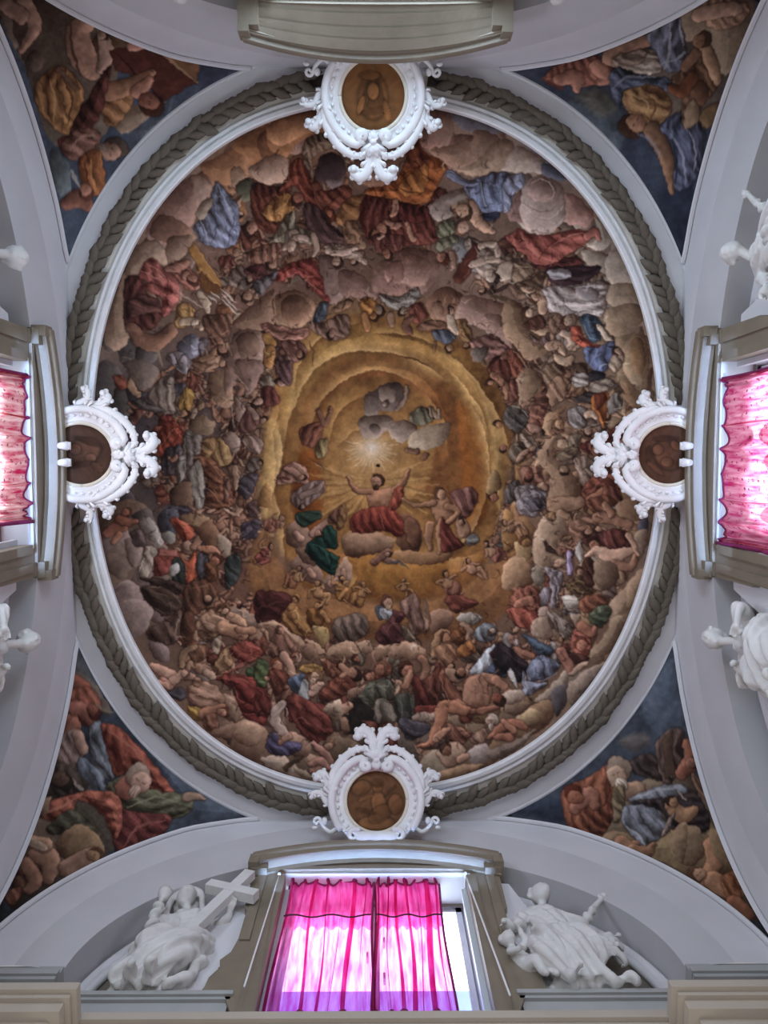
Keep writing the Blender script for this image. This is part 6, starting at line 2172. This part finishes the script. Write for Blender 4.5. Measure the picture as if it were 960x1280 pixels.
def pose_faith(variant):
    """seated figure; (s, n, z) with n counted from the arch face (5.75)"""
    b = MB(); V = Vector
    hd = V((-2.50, 5.84, 9.92))
    look = (.22, -.85, -.42) if variant == 'faith' else (.35, -.85, -.45)
    if variant != 'faith': hd = V((-2.47, 5.70, 9.97))
    face(b, hd, .15, look, (0, .15, 1))
    chain(b, [(-2.40, 5.95, 9.55, .10), (-2.44, 5.90, 9.72, .062), (hd.x, hd.y+.03, hd.z-.10, .062)])
    # torso
    b.ball((-2.36, 5.93, 9.38), (.25, .17, .22)); b.ball((-2.32, 5.96, 9.15), (.21, .17, .2)); b.ball((-2.24, 5.98, 8.95), (.27, .2, .2))
    b.ball((-2.43, 5.79, 9.42), (.09, .07, .085)); b.ball((-2.27, 5.79, 9.41), (.09, .07, .085))
    chain(b, [(-2.58, 5.95, 9.55, .10), (-2.36, 5.93, 9.58, .11), (-2.16, 5.95, 9.53, .10)])
    # arms
    if variant == 'faith':
        chain(b, [(-2.57, 5.94, 9.53, .095), (-2.70, 5.84, 9.32, .085), (-2.74, 5.76, 9.17, .075)])
        chain(b, [(-2.74, 5.76, 9.17, .075), (-2.73, 5.70, 9.30, .055), (-2.72, 5.70, 9.40, .045)])
        hand(b, (-2.72, 5.69, 9.42), (0, 0, 1), (0, .6, .3))
        chain(b, [(-2.16, 5.95, 9.52, .095), (-2.02, 5.96, 9.45, .085), (-1.94, 5.92, 9.40, .07), (-1.86, 5.82, 9.52, .05)])
        hand(b, (-1.85, 5.78, 9.55), (.3, -.4, .8), (.2, -1, 0))
        # veil over the head and down both shoulders
        chain(b, [(-2.17, 5.98, 9.5, .05), (-2.26, 5.92, 9.78, .045), (-2.33, 5.86, 10.02, .045), (-2.50, 5.86, 10.13, .05), (-2.68, 5.88, 9.98, .045), (-2.71, 5.92, 9.75, .045), (-2.67, 5.97, 9.55, .04)])
        b.ball((-2.50, 6.00, 9.96), (.19, .10, .19)); chain(b, [(-2.14, 5.92, 9.6, .05), (-2.13, 5.86, 9.4, .045), (-2.10, 5.86, 9.2, .035)])
    else:
        chain(b, [(-2.57, 5.94, 9.53, .095), (-2.78, 5.84, 9.38, .085), (-2.84, 5.74, 9.14, .07), (-2.66, 5.64, 9.05, .05)])
        hand(b, (-2.64, 5.62, 9.05), (.9, -.3, 0), (0, -.3, -1))
        chain(b, [(-2.16, 5.95, 9.52, .095), (-1.98, 5.82, 9.42, .085), (-1.92, 5.68, 9.25, .07), (-2.10, 5.6, 9.12, .05)])
        hand(b, (-2.13, 5.58, 9.1), (-.9, -.2, 0), (0, -.3, -1))
        rr = random.Random(5 if variant == 'curly' else 8)
        if variant == 'curly':
            for k in range(46):
                a, e = rr.uniform(0, 6.28), rr.uniform(-.2, 1.4)
                q = hd+V((math.cos(a)*math.cos(e)*.14, abs(math.sin(a))*math.cos(e)*.12+.02, math.sin(e)*.14))
                b.ball(q, .044, 7, 5)
        else:
            for k in range(34):
                a, e = rr.uniform(0, 6.28), rr.uniform(.1, 1.4)
                b.ball(hd+V((math.cos(a)*math.cos(e)*.155, abs(math.sin(a))*math.cos(e)*.13-.01, math.sin(e)*.155)), .034, 7, 5)
            b.ball(hd+V((0, .06, .05)), (.15, .13, .14)); chain(b, [(hd.x-.13, hd.y-.02, hd.z+.05, .03), (hd.x, hd.y-.06, hd.z+.12, .035), (hd.x+.13, hd.y-.0, hd.z+.05, .03)])
            b.ball(hd+V((.02, .15, .0)), .075)
    # legs under the robe
    chain(b, [(-2.30, 5.95, 8.92, .22), (-2.46, 5.78, 8.80, .19), (-2.60, 5.68, 8.66, .16), (-2.62, 5.72, 8.38, .12), (-2.64, 5.74, 8.12, .08)])
    chain(b, [(-2.15, 5.95, 8.92, .22), (-2.16, 5.76, 8.72, .20), (-2.24, 5.66, 8.50, .17), (-2.34, 5.68, 8.22, .12), (-2.42, 5.70, 8.06, .08)])
    for f in ((-2.64, 5.68, 8.06), (-2.42, 5.64, 8.05)):
        chain(b, [(f[0], f[1]+.08, f[2]+.03, .06), (f[0]+.01, f[1]-.04, f[2], .06), (f[0]+.02, f[1]-.16, f[2]-.02, .045)])
    b.ball((-2.40, 5.82, 8.5), (.26, .16, .28)); b.ball((-2.48, 5.85, 8.2), (.27, .14, .18))
    # robe folds swept across the lap and falling to the hem
    rr = random.Random(3)
    for k in range(9):
        t = k/8
        chain(b, [(-2.02+.05*t, 5.86-.06*t, 9.02-.25*t, .05), (-2.20, 5.62-.02*t, 8.86-.30*t, .055), (-2.48, 5.60, 8.70-.34*t, .05), (-2.74+.04*t, 5.74, 8.74-.42*t, .045), (-2.88+.1*t, 5.9, 8.95-.55*t, .03)], 6)
    for k in range(10):
        x = -2.80+.05*k
        chain(b, [(-2.66+.045*k, 5.64+.02*(k % 2), 8.56-.02*k, .04), (x+rr.uniform(-.03, .03), 5.68+.03*(k % 3), 8.30, .045), (x-.05+rr.uniform(-.05, .05), 5.74, 8.08, .05)], 6)
    chain(b, [(-2.04, 5.9, 8.7, .09), (-2.02, 5.82, 8.45, .07), (-2.12, 5.78, 8.2, .06), (-2.22, 5.76, 8.06, .07)])
    chain(b, [(-2.66, 5.82, 8.12, .09), (-2.84, 5.84, 8.10, .07), (-2.96, 5.88, 8.06, .04)])
    for k in range(4): chain(b, [(-2.45+.05*k, 5.79, 9.52, .02), (-2.40+.05*k, 5.77, 9.30, .025), (-2.36+.06*k, 5.80, 9.12, .03)], 6)
    chain(b, [(-2.52, 5.84, 9.12, .03), (-2.34, 5.78, 9.10, .035), (-2.14, 5.84, 9.08, .03)])
    # rock seat
    b.ball((-2.25, 6.03, 8.4), (.35, .16, .45)); b.ball((-2.4, 5.98, 8.14), (.45, .18, .14))
    return sculpt(b, .018, 2)
def pose_hope(front=True):
    b = MB(); V = Vector
    hd = V((2.17, 5.80, 9.90)) if front else V((2.30, 5.70, 9.95))
    face(b, hd, .145, (.5, -.55, .75) if front else (-.3, -.8, -.5), (-.2, .4, .8) if front else (0, .1, 1))
    rr = random.Random(11)
    for k in range(40):
        a, e = rr.uniform(0, 6.28), rr.uniform(-.3, 1.5)
        b.ball(hd+V((math.cos(a)*math.cos(e)*.13-.02, abs(math.sin(a))*math.cos(e)*.12+.01, math.sin(e)*.13+.01)), .036, 7, 5)
    chain(b, [(2.15, 5.93, 9.52, .10), (2.16, 5.88, 9.72, .062), (hd.x, hd.y+.04, hd.z-.10, .062)])
    b.ball((2.13, 5.92, 9.40), (.24, .18, .20)); b.ball((2.12, 5.95, 9.16), (.22, .19, .2)); b.ball((2.12, 5.96, 8.92), (.27, .22, .22))
    chain(b, [(1.93, 5.92, 9.56, .105), (2.14, 5.90, 9.60, .12), (2.36, 5.92, 9.52, .105)])
    chain(b, [(1.92, 5.92, 9.54, .10), (1.80, 5.84, 9.33, .09), (1.74, 5.78, 9.16, .075), (1.63, 5.72, 9.08, .05)])
    hand(b, (1.61, 5.71, 9.07), (-.8, -.3, -.2), (0, -.2, -1))
    chain(b, [(2.37, 5.92, 9.50, .10), (2.47, 5.86, 9.34, .09), (2.54, 5.82, 9.25, .08)])
    chain(b, [(2.54, 5.82, 9.25, .075), (2.64, 5.82, 9.36, .06), (2.78, 5.82, 9.58, .045), (2.93, 5.82, 9.77, .036)])
    hand(b, (2.95, 5.82, 9.80), (.5, 0, .8), (.2, -1, 0), .045)
    chain(b, [(2.10, 5.95, 8.90, .23), (2.0, 5.76, 8.70, .20), (1.92, 5.68, 8.44, .17), (2.02, 5.72, 8.24, .12), (2.12, 5.74, 8.08, .09)])
    chain(b, [(2.18, 5.95, 8.92, .23), (2.32, 5.74, 8.74, .22), (2.42, 5.68, 8.50, .19), (2.46, 5.74, 8.26, .13), (2.58, 5.74, 8.10, .085)])
    chain(b, [(2.58, 5.74, 8.10, .08), (2.70, 5.72, 8.07, .06), (2.86, 5.70, 8.05, .04)])
    chain(b, [(2.10, 5.72, 8.07, .07), (2.16, 5.62, 8.05, .06), (2.20, 5.54, 8.05, .04)])
    b.ball((2.2, 5.82, 8.45), (.28, .17, .3)); b.ball((2.25, 5.84, 8.18), (.34, .14, .16))
    for k in range(8):
        t = k/7
        chain(b, [(2.30-.38*t, 5.78, 9.05-.05*t, .045), (2.30-.36*t, 5.56+.03*(k % 2), 8.72, .05), (2.40-.38*t, 5.60+.02*(k % 3), 8.42, .05), (2.50-.42*t, 5.70, 8.12, .05)], 6)
    for k in range(6): chain(b, [(1.94, 5.82, 9.50-.06*k, .035), (2.12, 5.74, 9.48-.08*k, .04), (2.34, 5.80, 9.46-.07*k, .035)], 6)
    chain(b, [(1.92, 5.88, 9.05, .07), (1.88, 5.80, 8.85, .08), (1.80, 5.84, 8.62, .07)])
    # blown drapery behind the arm
    for k in range(6): chain(b, [(2.48, 5.92, 9.12-.05*k, .05), (2.70, 5.92, 9.14-.06*k, .045), (2.88, 5.94, 9.20-.09*k, .04), (3.02-.03*k, 5.98, 9.26-.12*k, .025)], 6)
    b.ball((2.2, 6.03, 8.4), (.36, .16, .4)); b.ball((2.3, 5.98, 8.14), (.5, .18, .12))
    return sculpt(b, .018, 2, 9.62, (.86, .5))
def pose_child():
    b = MB(); V = Vector; hd = V((1.56, 5.72, 8.80))
    face(b, hd, .10, (.3, -.8, .5), (-.2, .2, 1))
    rr = random.Random(4)
    for k in range(26):
        a, e = rr.uniform(0, 6.28), rr.uniform(-.2, 1.5)
        b.ball(hd+V((math.cos(a)*math.cos(e)*.095, abs(math.sin(a))*math.cos(e)*.09, math.sin(e)*.10)), .028, 7, 5)
    chain(b, [(1.60, 5.78, 8.66, .07), (1.66, 5.80, 8.55, .10), (1.74, 5.80, 8.42, .11)])
    chain(b, [(1.60, 5.76, 8.64, .055), (1.54, 5.70, 8.54, .05), (1.62, 5.64, 8.48, .035)]); hand(b, (1.63, 5.63, 8.48), (.9, -.2, .1), (0, -.2, -1), .034)
    chain(b, [(1.68, 5.78, 8.66, .055), (1.76, 5.72, 8.74, .05), (1.72, 5.68, 8.86, .035)]); hand(b, (1.72, 5.67, 8.88), (0, -.2, 1), (-1, 0, 0), .034)
    chain(b, [(1.72, 5.78, 8.40, .085), (1.80, 5.68, 8.34, .075), (1.84, 5.70, 8.20, .055), (1.86, 5.66, 8.10, .04)])
    chain(b, [(1.78, 5.80, 8.40, .085), (1.90, 5.72, 8.36, .07), (1.95, 5.72, 8.22, .05), (1.98, 5.68, 8.12, .04)])
    for k in range(3): chain(b, [(1.52+.02*k, 5.86, 8.62, .03), (1.42+.03*k, 5.92, 8.76+.03*k, .03), (1.44+.04*k, 5.94, 8.90, .02)], 6)
    return sculpt(b, .017, 2, 7.0)
STAT = {'faith': pose_faith('faith'), 'curly': pose_faith('curly'), 'bound': pose_faith('bound'), 'hope': pose_hope(True), 'hope2': pose_hope(False), 'child': pose_child()}
def statue(sd, kind, label, mirror=1, ds=0.0, dn=0.0, dz=0.0, extra=()):
    """kind sculpted for the front wall; carried to wall sd, mirrored if wanted"""
    tf = SIDES[sd]; N0 = PAR[sd]['N']
    s0 = (-2.4 if kind in ('faith', 'curly', 'bound') else 2.2)
    root = empty('statue', tf(mirror*s0+ds, N0+.15+dn, 8.0+dz), label, 'statue', 'stucco figures seated on the ledges')
    o = Vector(root.location)
    def carry(src, name, material=STATUE):
        me = src.copy(); me.name = name
        co_ = np.empty(len(me.vertices)*3, np.float32); me.vertices.foreach_get('co', co_); q = co_.reshape(-1, 3)
        P = np.array(tf(mirror*q[:, 0]+ds, q[:, 1]-HY+N0+dn, q[:, 2]+dz)).T-np.array(o)
        me.vertices.foreach_set('co', P.astype(np.float32).ravel()); me.update()
        return link(name, me, material, root, True)
    carry(STAT[kind], 'figure')
    for e in extra:
        if e == 'child': carry(STAT['child'], 'winged_child')
        if e == 'cross':
            mb = MB(); T = lambda s, n, z: tuple(Vector(tf(mirror*s+ds, n-HY+N0+dn, z+dz))-o)
            d = Vector((.02-.0, 0, 1)); a, b = Vector((-1.98, 5.70, 8.72)), Vector((-1.80, 5.66, 10.16)); u = (b-a).normalized(); v = Vector((u.z, 0, -u.x)).normalized(); w = u.cross(v)
            def bar(p, q, ax, hw):
                pts = [p+s1*ax*hw+s2*w*.055 for s1 in (-1, 1) for s2 in (-1, 1)]+[q+s1*ax*hw+s2*w*.055 for s1 in (-1, 1) for s2 in (-1, 1)]
                mb.add([T(*x) for x in pts], [(0, 1, 3, 2), (4, 6, 7, 5), (0, 4, 5, 1), (2, 3, 7, 6), (0, 2, 6, 4), (1, 5, 7, 3)])
            d1 = (Vector((-1.61, 5.68, 9.50))-Vector((-2.13, 5.68, 10.06))).normalized()
            ax1 = Vector((b-a)).normalized(); c0 = Vector((-1.87, 5.68, 9.77)); u = Vector((.24, 0, 1)).normalized()
            u = Vector((b.x-c0.x+.08, 0, b.z-c0.z)).normalized(); n1 = Vector((u.z, 0, -u.x)); w = Vector((0, 1, 0))
            bar(c0-u*1.05, c0+u*.46, n1, .075); w = Vector((0, 1.12, 0)); bar(c0-n1*.36, c0+n1*.36, u, .074)
            mb.build('cross', STATUE, root, smooth=False)
        if e == 'chalice':
            mb = MB(); prof_ = [(.0, 9.38), (.07, 9.38), (.065, 9.41), (.025, 9.44), (.02, 9.50), (.035, 9.52), (.02, 9.55), (.06, 9.60), (.085, 9.66), (.09, 9.74), (.075, 9.745), (.06, 9.70), (0, 9.68)]
            G = [[tuple(Vector(tf(mirror*(-2.72+r*math.cos(a))+ds, 5.66+r*math.sin(a)-HY+N0+dn, z+dz))-o) for a in np.linspace(0, 2*math.pi, 17)] for r, z in prof_]
            mb.grid(G); mb.build('chalice', STATUE, root)
    return root
statue('front', 'faith', 'veiled seated stucco woman with a chalice and a slanting cross, left of the magenta curtain', extra=('cross', 'chalice'))
statue('front', 'hope', 'seated stucco figure with a raised arm and a child, right of the magenta curtain', extra=('child',))
statue('left', 'bound', 'stucco figure whose round head shows on the left edge above the pale curtain', mirror=1, dn=-.10)
statue('left', 'curly', 'curly headed stucco figure on the left edge below the pale curtain', mirror=-1, dn=-.06, dz=.12)
statue('right', 'hope2', 'stucco figure with a child on the right edge above the pink curtain', mirror=-1, dn=-.12, ds=-.24, extra=('child',))
statue('right', 'bound', 'stucco woman in heavy drapery on the right edge below the pink curtain', mirror=-1, dn=-.12, dz=.22)
statue('back', 'curly', 'stucco figure of which only curls show at the top edge left of the hood', mirror=1, dn=-.04, dz=-.06, ds=.05)
statue('back', 'bound', 'stucco figure of which only the head shows at the top edge right of the hood', mirror=-1, dn=-.04, dz=-.06, ds=-.2)
